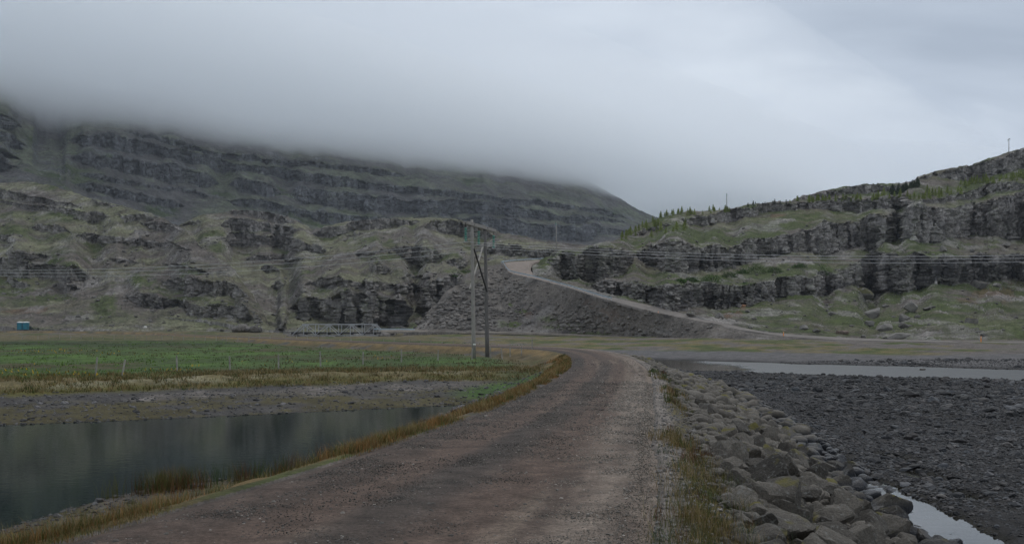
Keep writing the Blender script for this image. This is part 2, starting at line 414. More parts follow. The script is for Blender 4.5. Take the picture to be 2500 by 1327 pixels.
def fm_flow(U, V):
    return 1 + 2.0 * blob(U, V, [(120, 395, 40, 80, 1.0)])
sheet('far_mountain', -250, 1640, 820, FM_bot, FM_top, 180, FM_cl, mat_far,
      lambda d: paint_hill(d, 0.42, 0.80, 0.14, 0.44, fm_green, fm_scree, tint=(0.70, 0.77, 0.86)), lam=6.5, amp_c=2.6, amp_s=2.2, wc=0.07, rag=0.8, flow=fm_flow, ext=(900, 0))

# a further spur fading out in the low cloud
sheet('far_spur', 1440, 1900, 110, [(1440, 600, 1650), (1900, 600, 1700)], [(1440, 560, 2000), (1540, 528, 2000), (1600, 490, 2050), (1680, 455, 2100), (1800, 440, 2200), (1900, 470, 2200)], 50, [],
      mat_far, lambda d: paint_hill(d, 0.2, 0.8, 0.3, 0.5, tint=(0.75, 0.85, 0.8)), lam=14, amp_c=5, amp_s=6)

# -- left hill
M1_top = [(-250, 430, 560), (0, 445, 540), (75, 447, 530), (130, 455, 520), (200, 478, 500), (250, 490, 490), (330, 512, 470), (400, 533, 455), (440, 552, 430), (480, 588, 400), (520, 622, 375), (560, 655, 350), (600, 700, 330), (640, 755, 312), (665, 800, 300)]
M1_bot = [(-250, 796, 300), (0, 797, 302), (120, 803, 304), (400, 808, 300), (560, 812, 292), (665, 815, 285)]
M1_cl = [
 ([(-250, 448), (0, 465), (47, 471), (95, 481), (133, 492), (165, 495), (215, 504)], [(-250, 468), (0, 487), (47, 489), (127, 501), (171, 504), (215, 508)]),
 ([(-250, 475), (0, 490), (79, 500), (142, 506), (190, 512), (222, 511), (263, 515), (275, 522)], [(-250, 482), (0, 498), (79, 511), (142, 517), (190, 533), (222, 542), (263, 542), (275, 527)]),
 ([(200, 486), (260, 493), (310, 508)], [(200, 491), (260, 501), (310, 512)]),
 ([(275, 515), (316, 522), (364, 525), (399, 531)], [(275, 522), (304, 541), (364, 538), (399, 540)]),
 ([(332, 539), (373, 541), (420, 546), (445, 562)], [(332, 542), (373, 558), (420, 565), (445, 576)]),
 ([(177, 571), (206, 563), (237, 568), (269, 577), (316, 582), (364, 587), (420, 596), (470, 605)], [(177, 577), (206, 587), (237, 590), (269, 593), (316, 594), (364, 602), (420, 604), (470, 613)]),
 ([(63, 549), (111, 545), (150, 552), (177, 560)], [(63, 560), (111, 566), (150, 572), (177, 578)]),
 ([(-120, 560), (0, 566), (30, 569), (58, 578)], [(-120, 590), (0, 592), (30, 594), (58, 591)]),
 ([(0, 617), (60, 620), (130, 620)], [(0, 628), (60, 632), (130, 636)]),
 ([(-200, 628), (0, 630), (40, 632), (85, 650), (130, 645), (180, 648), (215, 668), (240, 680)], [(-200, 668), (0, 672), (40, 676), (85, 678), (130, 683), (180, 690), (215, 690), (240, 688)]),
 ([(120, 692), (160, 690), (205, 700)], [(120, 702), (160, 711), (205, 710)]),
 ([(15, 684), (50, 684), (78, 692)], [(15, 700), (50, 702), (78, 700)]),
 ([(260, 632), (300, 628), (345, 636)], [(260, 638), (300, 638), (345, 641)]),
 ([(385, 668), (400, 675), (434, 679), (479, 676), (513, 688), (548, 688), (579, 702), (612, 718)], [(385, 690), (400, 704), (434, 712), (466, 723), (505, 725), (537, 725), (558, 720), (598, 740), (612, 740)]),
 ([(303, 710), (330, 712), (370, 715), (400, 728), (430, 732), (470, 740), (520, 745), (558, 745), (600, 745), (628, 765)], [(303, 718), (330, 750), (370, 753), (392, 756), (420, 750), (450, 755), (470, 770), (520, 785), (553, 788), (570, 778), (610, 790), (628, 800)]),
 ([(390, 640), (430, 643), (480, 652), (520, 662)], [(390, 648), (430, 652), (480, 662), (520, 672)]),
]
m1_green = [(345, 690, 38, 16, 1), (255, 745, 35, 28, .9), (130, 728, 60, 9, .9), (40, 708, 45, 8, 1), (250, 775, 80, 18, .55), (130, 610, 70, 9, .5), (60, 738, 50, 8, .7), (450, 730, 60, 5, .8), (520, 795, 60, 10, .6), (430, 780, 60, 15, .4)]
m1_scree = [(330, 780, 60, 22, .9), (390, 610, 50, 8, .8), (210, 595, 30, 14, .9), (70, 575, 45, 25, .7), (110, 700, 50, 10, .8), (270, 710, 40, 14, .8), (560, 700, 30, 25, .5), (60, 780, 90, 12, .8), (160, 792, 250, 10, .7), (220, 715, 30, 25, .6)]
m1_moss = [(250, 505, 130, 10, .9), (350, 528, 60, 7, 1), (90, 530, 110, 12, .6), (280, 552, 110, 8, .8), (100, 600, 90, 10, .5), (60, 456, 90, 8, .8), (480, 575, 30, 16, .7), (430, 715, 40, 4, .6), (360, 708, 30, 5, .8), (330, 650, 70, 10, .4), (480, 650, 60, 12, .5)]
sheet('left_hill', -250, 668, 450, M1_bot, M1_top, 235, M1_cl, mat_mid,
      lambda d: 0.97 * paint_hill(d, 0.46, 1.05, 0.26, 0.38, m1_green, m1_scree, m1_moss, [(400, 745, 40, 14, .7), (345, 735, 12, 14, .6)], [(60, 757, 60, 8, .8), (20, 680, 20, 6, .5)]), lam=3.4, amp_c=1.35, amp_s=1.1, wc=0.04, oct_=0.02, ext=(900, 0))

# -- centre hills with the cliff behind the bridge
M2_top = [(380, 575, 560), (430, 553, 560), (500, 525, 570), (570, 512, 580), (650, 515, 580), (720, 535, 570), (760, 560, 560), (800, 551, 540), (850, 540, 540), (920, 531, 540), (1000, 529, 540), (1100, 534, 540), (1150, 542, 530), (1180, 550, 520), (1230, 572, 500), (1330, 590, 480), (1480, 600, 470)]
M2_bot = [(380, 770, 330), (560, 790, 300), (640, 806, 290), (700, 812, 282), (1000, 808, 282), (1100, 780, 292), (1200, 720, 302), (1300, 660, 330), (1480, 640, 350)]
M2_cl = [
 ([(542, 520), (564, 511), (616, 510), (637, 515), (682, 519), (703, 528), (730, 540)], [(542, 525), (564, 523), (616, 527), (653, 539), (690, 546), (730, 556)]),
 ([(527, 543), (564, 531), (600, 533), (627, 539), (664, 545), (690, 551), (743, 559)], [(527, 567), (548, 564), (569, 559), (611, 564), (651, 567), (690, 572), (743, 570)]),
 ([(527, 580), (564, 568), (595, 567), (637, 575), (685, 576), (717, 584), (751, 593), (815, 601)], [(527, 586), (558, 596), (595, 599), (637, 599), (677, 599), (717, 612), (815, 624)]),
 ([(405, 557), (440, 545), (470, 535), (505, 535)], [(405, 570), (440, 556), (470, 552), (505, 546)]),
 ([(590, 628), (616, 622), (664, 624), (717, 624), (751, 626)], [(590, 638), (616, 638), (664, 636), (717, 636), (751, 632)]),
 ([(755, 563), (802, 552), (846, 541), (885, 532), (933, 530), (999, 531), (1040, 533)], [(755, 585), (813, 580), (846, 571), (878, 562), (933, 557), (960, 553), (1040, 546)]),
 ([(1027, 549), (1050, 536), (1103, 534), (1150, 546), (1190, 560), (1225, 574)], [(1027, 565), (1064, 572), (1103, 577), (1150, 582), (1190, 586), (1225, 586)]),
 ([(822, 584), (846, 573), (867, 573), (902, 567)], [(822, 591), (867, 582), (902, 575)]),
 ([(852, 615), (889, 611), (933, 608), (966, 601), (999, 604), (1042, 607), (1086, 613), (1100, 616)], [(852, 626), (885, 632), (902, 624), (933, 617), (966, 615), (988, 632), (1020, 648), (1053, 645), (1100, 632)]),
 ([(1084, 635), (1103, 628), (1130, 635), (1152, 636)], [(1084, 648), (1119, 651), (1152, 650)]),
 ([(1156, 604), (1184, 602), (1217, 597), (1260, 602), (1300, 605), (1400, 612)], [(1158, 617), (1195, 619), (1260, 624), (1300, 632), (1400, 634)]),
 ([(898, 650), (920, 643), (945, 655), (966, 653)], [(898, 660), (920, 668), (945, 668), (966, 660)]),
 ([(735, 692), (780, 678), (824, 678), (857, 683), (885, 685), (911, 687), (955, 689), (999, 694), (1020, 698), (1050, 696)], [(735, 700), (780, 700), (802, 702), (852, 700), (885, 705), (933, 707), (966, 711), (999, 717), (1050, 712)]),
 ([(968, 669), (999, 670), (1030, 673), (1071, 680)], [(968, 674), (999, 677), (1030, 679), (1071, 683)]),
 ([(705, 732), (728, 721), (760, 718), (792, 724), (818, 721), (856, 711), (888, 711), (920, 721), (952, 724), (984, 727), (1016, 718)], [(705, 772), (728, 782), (760, 785), (792, 786), (824, 790), (856, 798), (920, 801), (980, 803), (1016, 801)]),
 ([(1010, 722), (1030, 705), (1060, 690), (1100, 672), (1150, 660)], [(1010, 802), (1030, 790), (1060, 765), (1100, 735), (1150, 705)]),
 ([(632, 650), (660, 648), (690, 655)], [(632, 664), (660, 666), (690, 662)]),
 ([(655, 690), (680, 682), (700, 690)], [(655, 700), (680, 706), (700, 700)]),
 ([(676, 790), (690, 786), (705, 790)], [(676, 806), (690, 810), (705, 808)]),
]
m2_green = [(520, 572, 30, 6, 1), (530, 603, 28, 14, .9), (620, 565, 60, 3, .8), (790, 708, 25, 8, 1), (930, 632, 45, 12, .9), (950, 595, 30, 8, .8), (870, 565, 40, 4, .7), (1120, 664, 38, 7, 1), (690, 590, 30, 5, .5), (700, 604, 20, 4, .8), (960, 668, 90, 4, .5), (690, 650, 40, 6, .6), (665, 715, 20, 10, .5), (1000, 700, 30, 4, .6)]
m2_scree = [(640, 700, 18, 40, .8), (640, 760, 30, 30, .9), (600, 640, 25, 30, .6), (740, 640, 60, 8, .4), (1060, 600, 40, 10, .5), (690, 770, 30, 20, .6)]
m2_moss = [(740, 552, 60, 6, .8), (600, 535, 60, 4, .8), (900, 678, 150, 8, .8), (700, 662, 60, 6, .7), (1080, 620, 50, 5, .7), (1010, 596, 60, 6, .6), (800, 596, 40, 6, .6), (650, 612, 60, 5, .5), (1080, 660, 50, 12, .5)]
m2_wet = [(835, 765, 14, 28, 1), (968, 765, 22, 34, 1), (745, 770, 6, 18, .8), (1060, 716, 14, 12, .8)]
sheet('centre_hills', 380, 1480, 560, M2_bot, M2_top, 225, M2_cl, mat_mid,
      lambda d: 0.97 * paint_hill(d, 0.46, 1.05, 0.20, 0.38, m2_green, m2_scree, m2_moss, m2_wet), lam=3.4, amp_c=1.35, amp_s=1.2, wc=0.04, oct_=0.0)

# -- fill slope carrying the new road, with its talus
road_lo = [(2750, 838.5, 150), (2500, 837, 160), (2244, 833.5, 169), (2052, 828, 177), (1924, 820, 185), (1860, 811, 190), (1808, 803, 194), (1712, 784, 203), (1606, 763, 212), (1494, 733, 225), (1471, 727.5, 229), (1429, 714.5, 237), (1388, 701.5, 247), (1351, 691.5, 257), (1315, 681.5, 267), (1280, 673.5, 277), (1251, 667, 285), (1239, 660, 290), (1231, 648, 296), (1226, 642, 300)]
FS_top = [(985, 806, 262), (1012, 798, 268), (1050, 755, 276), (1100, 706, 286), (1150, 664, 296), (1200, 647, 300), (1226, 642.5, 300)]
FS_top = [(u, v + 9 * float(noise(u / 17, 0, 0, 201)) * (u < 1200), D) for u in range(985, 1226, 8) for v, D in [(float(interp(FS_top, u, 1)), float(interp(FS_top, u, 2)))]] + [(1226, 642.5, 300)] + [(u, v + 1.0, D - 0.6) for (u, v, D) in reversed(road_lo) if u > 1226]
FS_bot = [(985, 811, 254), (1200, 811, 248), (1300, 813.5, 242), (1400, 816.5, 233), (1500, 820.5, 222), (1600, 825, 210), (1750, 833, 190), (1900, 836, 178), (2052, 838, 170), (2250, 841, 161), (2500, 846, 150), (2750, 850, 140)]
def paint_fill(d):
    X, Y, Z = d['X'], d['Y'], d['Z']; n = fbm(X / 9, Y / 9, Z / 6, 4, 71); n3 = fbm(X / 2, Y / 2, Z / 2, 3, 91)
    col = np.broadcast_to(np.array([0.172, 0.158, 0.145]), X.shape + (3,)).copy()
    col = mix3(col, np.array([0.19, 0.172, 0.155]), sstep(0.05, 0.5, n + 0.3 * n3))
    col = mix3(col, np.array([0.085, 0.078, 0.076]), sstep(0.1, 0.5, -n + 0.3 * n3))
    col = mix3(col, GRASS, blob(d['U'], d['V'], [(1275, 758, 22, 6, .8), (1340, 778, 35, 10, .6), (1255, 790, 25, 7, .8), (1225, 788, 18, 8, .5), (1380, 795, 60, 8, .5), (1245, 743, 5, 5, .8), (1450, 812, 60, 6, .6), (1160, 690, 20, 10, .3)]))
    col = mix3(col, RUST, 0.35 * blob(d['U'], d['V'], [(1290, 770, 18, 8, 1), (1480, 770, 30, 20, .6), (1440, 745, 20, 14, .4)]))
    return mix3(col, ROCK, d['oc'] * 0.5)
sheet('fill_slope', 985, 2750, 720, FS_bot, FS_top, 90, [], mat_fill, paint_fill, lam=1.6, amp_c=0.34, amp_s=0.34, back=0.012, ext=(0, 900))

# -- right rock hill
RH_bot = [(1300, 668, 283), (1351, 686, 262), (1429, 707, 245), (1490, 724, 234), (1600, 751, 220), (1680, 770, 211), (1760, 790, 203), (1838, 804, 197), (1924, 815, 191), (2052, 823.5, 183), (2244, 830.5, 175), (2500, 835, 166), (2750, 837, 158)]
RH_top = [(1300, 655, 300), (1318, 640, 312), (1340, 626, 322), (1369, 612, 335), (1420, 603, 350), (1500, 586, 375), (1530, 570, 395), (1560, 552, 415), (1600, 537, 425), (1660, 522, 430), (1770, 511, 430), (1840, 499, 430), (1930, 489, 430), (1940, 482, 435), (2000, 466, 440), (2090, 452, 445), (2174, 447, 450), (2225, 441, 450), (2244, 429, 455), (2292, 419, 460), (2372, 403, 460), (2404, 390, 462), (2462, 371, 465), (2500, 359, 465), (2600, 330, 470), (2750, 300, 480)]
RH_cl = [
 ([(1650, 531), (1700, 530), (1732, 525), (1790, 509), (1828, 504), (1879, 494), (1924, 494), (1982, 493), (2020, 482), (2062, 483), (2100, 488), (2148, 488), (2199, 478), (2225, 490), (2308, 480), (2340, 474), (2378, 461), (2449, 446), (2500, 448), (2750, 430)],
  [(1650, 542), (1700, 548), (1738, 548), (1780, 539), (1828, 529), (1879, 520), (1940, 512), (1988, 512), (2052, 513), (2094, 519), (2148, 510), (2199, 508), (2228, 496), (2340, 491), (2382, 484), (2436, 465), (2500, 463), (2750, 450)]),
 ([(1540, 572), (1600, 547), (1650, 534)], [(1540, 580), (1600, 562), (1650, 549)]),
 ([(1930, 489), (1956, 477), (2020, 464), (2090, 453), (2174, 449), (2225, 446)], [(1930, 493), (1956, 485), (2020, 481), (2090, 474), (2174, 468), (2225, 470)]),
 ([(2225, 446), (2244, 432), (2292, 422), (2372, 406), (2404, 393), (2462, 374), (2500, 362), (2750, 305)], [(2225, 452), (2244, 442), (2292, 432), (2372, 444), (2404, 438), (2462, 425), (2500, 408), (2750, 360)]),
 ([(1545, 598), (1620, 594), (1690, 597), (1750, 602), (1790, 600), (1854, 576), (1892, 570), (1988, 544), (2020, 538), (2052, 541), (2164, 525), (2199, 509), (2244, 506), (2292, 506), (2340, 502), (2404, 490), (2446, 480), (2500, 477), (2750, 470)],
  [(1545, 640), (1560, 650), (1620, 660), (1690, 668), (1750, 660), (1828, 643), (1860, 640), (1898, 637), (1924, 627), (1972, 627), (2020, 624), (2084, 613), (2132, 605), (2193, 595), (2244, 592), (2292, 586), (2308, 582), (2372, 576), (2500, 573), (2750, 570)]),
 ([(1331, 632), (1360, 620), (1392, 613), (1456, 609), (1507, 605), (1552, 594)], [(1331, 650), (1360, 678), (1392, 691), (1424, 688), (1472, 682), (1514, 675), (1552, 662)]),
 ([(1424, 691), (1472, 688), (1520, 688), (1568, 691), (1616, 693), (1664, 701), (1712, 690), (1776, 691), (1808, 698), (1872, 688), (1904, 672), (1952, 668), (1988, 672), (2036, 666), (2084, 630), (2148, 621), (2212, 618), (2340, 618), (2500, 624), (2750, 630)],
  [(1424, 698), (1462, 714), (1520, 726), (1568, 742), (1622, 755), (1664, 758), (1712, 749), (1776, 752), (1840, 742), (1904, 730), (1946, 724), (1988, 726), (2020, 717), (2084, 703), (2161, 717), (2228, 707), (2308, 704), (2356, 701), (2436, 688), (2500, 688), (2750, 690)]),
 ([(2370, 455), (2430, 446), (2500, 440)], [(2370, 457), (2430, 450), (2500, 444)]),
]
rh_green = [(1740, 681, 85, 14, 1), (1640, 672, 60, 9, .9), (1850, 662, 55, 20, 1), (1925, 660, 45, 14, .9), (2010, 660, 40, 18, 1), (1690, 618, 50, 10, .6), (1800, 640, 60, 8, .7), (1560, 690, 50, 5, .6),
            (2100, 725, 110, 18, .9), (1960, 760, 120, 22, .7), (2250, 715, 90, 10, 1), (2090, 770, 120, 30, .7), (2400, 800, 140, 35, .65), (2200, 790, 120, 30, .6), (1880, 790, 80, 20, .6), (1960, 530, 120, 10, .5), (1830, 545, 60, 6, .5), (2450, 590, 60, 9, .8), (2330, 598, 50, 6, .7), (2130, 615, 60, 6, .8),
            (2260, 462, 80, 7, .6), (2430, 432, 70, 10, .8), (2310, 432, 22, 8, .9), (2000, 488, 80, 5, .6), (1620, 528, 90, 8, .8), (1530, 565, 30, 8, .7), (2480, 750, 60, 30, .6)]
rh_scree = [(1850, 560, 330, 14, 1), (1700, 575, 200, 16, 1), (2090, 535, 60, 6, .8), (1560, 592, 80, 10, .8), (1330, 668, 45, 18, .9), (2330, 750, 80, 28, .7), (2000, 720, 30, 14, .7), (1800, 775, 60, 14, .6), (1900, 800, 40, 8, .4)]
rh_moss = [(1780, 606, 40, 9, .9), (1950, 585, 40, 8, .5), (2150, 530, 100, 5, .6), (2350, 500, 120, 8, .5), (2420, 475, 70, 6, .6), (1700, 600, 60, 5, .6), (2400, 785, 120, 20, .45)]
rh_wet_shade = [(2330, 660, 90, 36, 1), (2460, 655, 45, 30, 1), (2190, 670, 30, 36, .65), (1720, 640, 60, 22, .95), (1800, 640, 40, 18, .9), (1560, 640, 30, 26, .9), (2092, 590, 18, 20, 1), (1690, 725, 40, 26, .95), (1780, 730, 50, 20, .9), (1850, 715, 40, 18, .8), (1600, 720, 60, 22, .8), (1890, 620, 26, 14, .9), (2000, 600, 20, 26, .6), (1500, 650, 25, 22, .6), (2040, 700, 24, 20, .9), (2300, 555, 14, 14, .7), (1450, 668, 40, 14, .6), (2250, 640, 30, 22, .7)]  # wet stains together with the overhang's shade, painted into the rock colour
rh_rust = [(1790, 765, 35, 6, .9), (1815, 750, 8, 10, .9), (2420, 715, 40, 10, .7), (2460, 720, 20, 24, .6), (1900, 525, 25, 5, .7), (2360, 735, 30, 14, .5)]
sheet('rock_hill', 1300, 2750, 800, RH_bot, RH_top, 265, RH_cl, mat_near,
      lambda d: paint_hill(d, 0.24, 1.25, 0.46, 0.36, rh_green, rh_scree, rh_moss, rh_wet_shade, rh_rust, tops=0.75), lam=3.0, amp_c=1.25, amp_s=0.85, wc=0.03, back=0.10, oct_=0.02, ext=(0, 900))

# distant ridges showing over the cloud
def ridge(name, pts, D, z0):
    us = np.linspace(pts[0][0], pts[-1][0], 160); vt = np.interp(us, [p[0] for p in pts], [p[1] for p in pts])
    rows = []
    for k, (dd, dz) in enumerate([(0, None), (60, -0.0), (260, -60), (520, -200)]):
        z = EYE + (HZ - vt) / F * D + 4 * fbm(us / 30, 0, 0, 4, 5)
        zz = np.full_like(us, z0) if dz is None else z + dz
        Dd = D - 380 if dz is None else D + dd
        rows.append(np.stack([(us - 1250) / F * D, np.full_like(us, Dd), zz], -1))
    r = np.array(rows); col = np.broadcast_to(np.array([0.10, 0.11, 0.10]), r.shape)
    link(name, mesh_np(name, r, grid_faces(4, 160), col, True, mat_far), kind='structure')
ridge('distant_ridge', [(1720, 400), (1800, 380), (1845, 374), (1900, 377), (1940, 384), (1985, 393), (2030, 408), (2100, 440)], 3300, 60)
ridge('distant_hilltop', [(2080, 450), (2140, 428), (2200, 424), (2235, 428), (2300, 445)], 2900, 60)
# ---------------------------------------------------------------- valley floor, roads and water
RL = [(-6.6, 2), (-5.2, 5), (-4.0, 8.5), (-3.07, 11.5), (-2.35, 14.3), (-1.75, 17), (-1.0, 20.4), (0, 25.7), (1.48, 36), (2.6, 46), (3.2, 54), (3.6, 62), (3.75, 70), (3.5, 77), (2.7, 84), (1.0, 90), (-2, 97), (-7, 106), (-14, 118), (-26, 140), (-42, 172), (-60, 210), (-80, 245), (-105, 272), (-140, 287), (-220, 300)]
RR = [(0.3, 2), (0.7, 5), (1.23, 8.5), (1.7, 11.5), (2.1, 14.3), (2.4, 17), (2.95, 20.4), (3.65, 25.7), (5.0, 35.5), (6.2, 46), (6.95, 55), (7.5, 63), (7.8, 72), (7.5, 81), (6.6, 89), (4.5, 97), (0.8, 105), (-4.5, 113.5), (-11.5, 125), (-23.5, 146), (-38.5, 177), (-56, 214), (-76, 251), (-103, 279), (-140, 295), (-220, 308)]
def smooth_poly(pts, n):
    p = np.array(pts, float); k = np.arange(len(p)); t = np.linspace(0, len(p) - 1, n)
    i = np.clip(t.astype(int), 0, len(p) - 2); f = (t - i)[:, None]
    p0 = p[np.clip(i - 1, 0, None)]; p1 = p[i]; p2 = p[i + 1]; p3 = p[np.clip(i + 2, None, len(p) - 1)]
    return 0.5 * (2 * p1 + (p2 - p0) * f + (2 * p0 - 5 * p1 + 4 * p2 - p3) * f ** 2 + (-p0 + 3 * p1 - 3 * p2 + p3) * f ** 3)
RLs, RRs = smooth_poly(RL, 110), smooth_poly(RR, 110)
ROADPOLY = np.concatenate([RLs, RRs[::-1]])
RIVERSIDE = np.concatenate([RRs[:76], [(30, 140), (400, 140), (400, 2), (0.3, 2)]])
POND = [(-150, 10), (-60, 12), (-30, 14), (-14, 14.6), (-8.0, 15.6), (-7.6, 18.2), (-7.0, 20.1), (-5.95, 21), (-4.8, 21.9), (-4.2, 25.5), (-3.2, 30), (-2.0, 35), (-1.0, 39), (-0.6, 42), (-2.5, 40.7), (-6.3, 38.3), (-9.66, 36.1), (-13.3, 34), (-16.6, 32.3), (-30, 29), (-60, 24), (-150, 20)]
STREAM = [(9.0, 96), (14.6, 80.5), (25, 71.6), (33.5, 65), (60, 48), (110, 20), (140, 30), (75, 58), (43, 82), (28, 96), (16.4, 108), (9, 113), (5, 110)]
PUDDLE = [(8.7, 30), (8.75, 25.6), (8.4, 21.7), (8.3, 19.2), (7.8, 16), (7.9, 13.5), (6.1, 13), (6.2, 16), (6.8, 19.2), (7.6, 24.2)]
POOLS = [(9.6, 23.5, 0.5), (10.2, 26.5, 0.5), (9.3, 20.5, 0.35)]

def ground(X, Y):
    X, Y = np.asarray(X, float), np.asarray(Y, float)
    dr = poly_dist(X, Y, ROADPOLY); riv = poly_dist(X, Y, RIVERSIDE)
    dp = poly_dist(X, Y, POND); ds = poly_dist(X, Y, STREAM); dq = poly_dist(X, Y, PUDDLE)
    q = Y + np.clip(1.0 * (X - 16.4), -10, 26)
    wob = 1.2 * noise(X / 6, Y / 6, 0, 101) + 0.5 * noise(X / 1.7, Y / 1.7, 0, 102)
    # left: field, bank, beach, pond bed
    zf = np.interp(Y, [0, 178, 215, 262, 300, 330], [-0.72, -0.72, -0.45, -0.05, 0.9, 2.0])
    zb = np.interp(dp + wob * sstep(0.5, 6, dp), [-8, -2, 0, 1.5, 6, 10, 13, 15, 18], [-2.4, -1.75, -1.31, -1.2, -1.1, -0.98, -0.86, -0.64, -0.72])
    zl = np.where(dp > 18, zf, zb)
    # right: river bed and far side
    zr = np.interp(q, [0, 100, 108, 128, 155, 190, 235, 262, 330], [-1.54, -1.56, -1.58, -1.24, -0.98, -0.6, 0.05, 0.8, 1.5])
    zr = zr + 0.05 * fbm(X / 3, Y / 3, 0, 3, 103) + 0.03 * noise(X / 0.6, Y / 0.6, 0, 104)
    zr = np.minimum(zr, np.interp(ds + 1.2 * noise(X / 5, Y / 2, 0, 105), [-6, -1.0, 0.6, 3], [-2.0, -1.72, -1.6, -1.5]) + 10 * (ds > 3.5))
    zr = np.minimum(zr, np.interp(dq + 0.35 * noise(X / 0.9, Y / 0.9, 0, 106), [-0.6, -0.12, 0.3], [-1.80, -1.63, -1.52]) + 10 * (dq > 0.5))
    for (px, py, pr) in POOLS:
        zr = zr - 0.13 * (1 - sstep(pr * 0.5, pr * 1.3, np.hypot(X - px, (Y - py) / 2.2)))
    far = sstep(-14, 4, X - (Y - 120) * -0.14) * sstep(104, 118, Y)
    side = np.where(riv < 0, 1.0, far)
    z = zl * (1 - side) + zr * side
    # channel under the truss bridge
    ch = (1 - sstep(9, 13.5, np.abs(X + 45))) * sstep(236, 250, Y) * (1 - sstep(282, 290, Y))
    z = z * (1 - ch) + (-1.6 + 0.4 * noise(X / 3, Y / 3, 0, 107)) * ch
    # embankment of the near road
    dro = np.maximum(dr, 0)
    rough = 0.10 * fbm(X / 0.9, Y / 0.9, 0, 3, 108) * sstep(0.1, 1.0, dro)
    el = -0.02 - 0.34 * np.maximum(dro - 0.25, 0) + rough
    er = -0.03 - 0.04 * np.minimum(dro, 0.4) - 0.43 * np.maximum(dro - 0.4, 0) + 0.5 * rough
    emb = np.where(riv < 0, er, el)
    z = np.maximum(z, np.where(dr < 12, emb, -50))
    # tussocks on the bank and in the field, relief of the far strips
    tus = sstep(9, 14, dp) * (1 - side) * sstep(0.5, 3, dro)
    z = z + tus * (0.09 * np.maximum(fbm(X / 0.8, Y / 0.8, 0, 3, 109), -0.2) + 0.10 * np.maximum(noise(X / 2.2, Y / 1.4, 0, 110), 0) * (1 - sstep(16, 22, dp)))
    z = z + (1 - side) * sstep(150, 190, Y) * 0.35 * fbm(X / 6, Y / 6, 0, 4, 111) * (1 - ch) * sstep(1, 8, dro)
    z = z + side * sstep(128, 145, q) * 0.25 * fbm(X / 4, Y / 4, 0, 4, 112)
    z = np.where(dr < 0, np.maximum(-0.035 + dr * 0.6, -0.3), z)
    return z, dict(dr=dr, riv=riv, dp=dp, ds=ds, dq=dq, q=q, side=side, ch=ch, wob=wob)
def gz(x, y):
    return float(ground(np.array([x]), np.array([y]))[0][0])

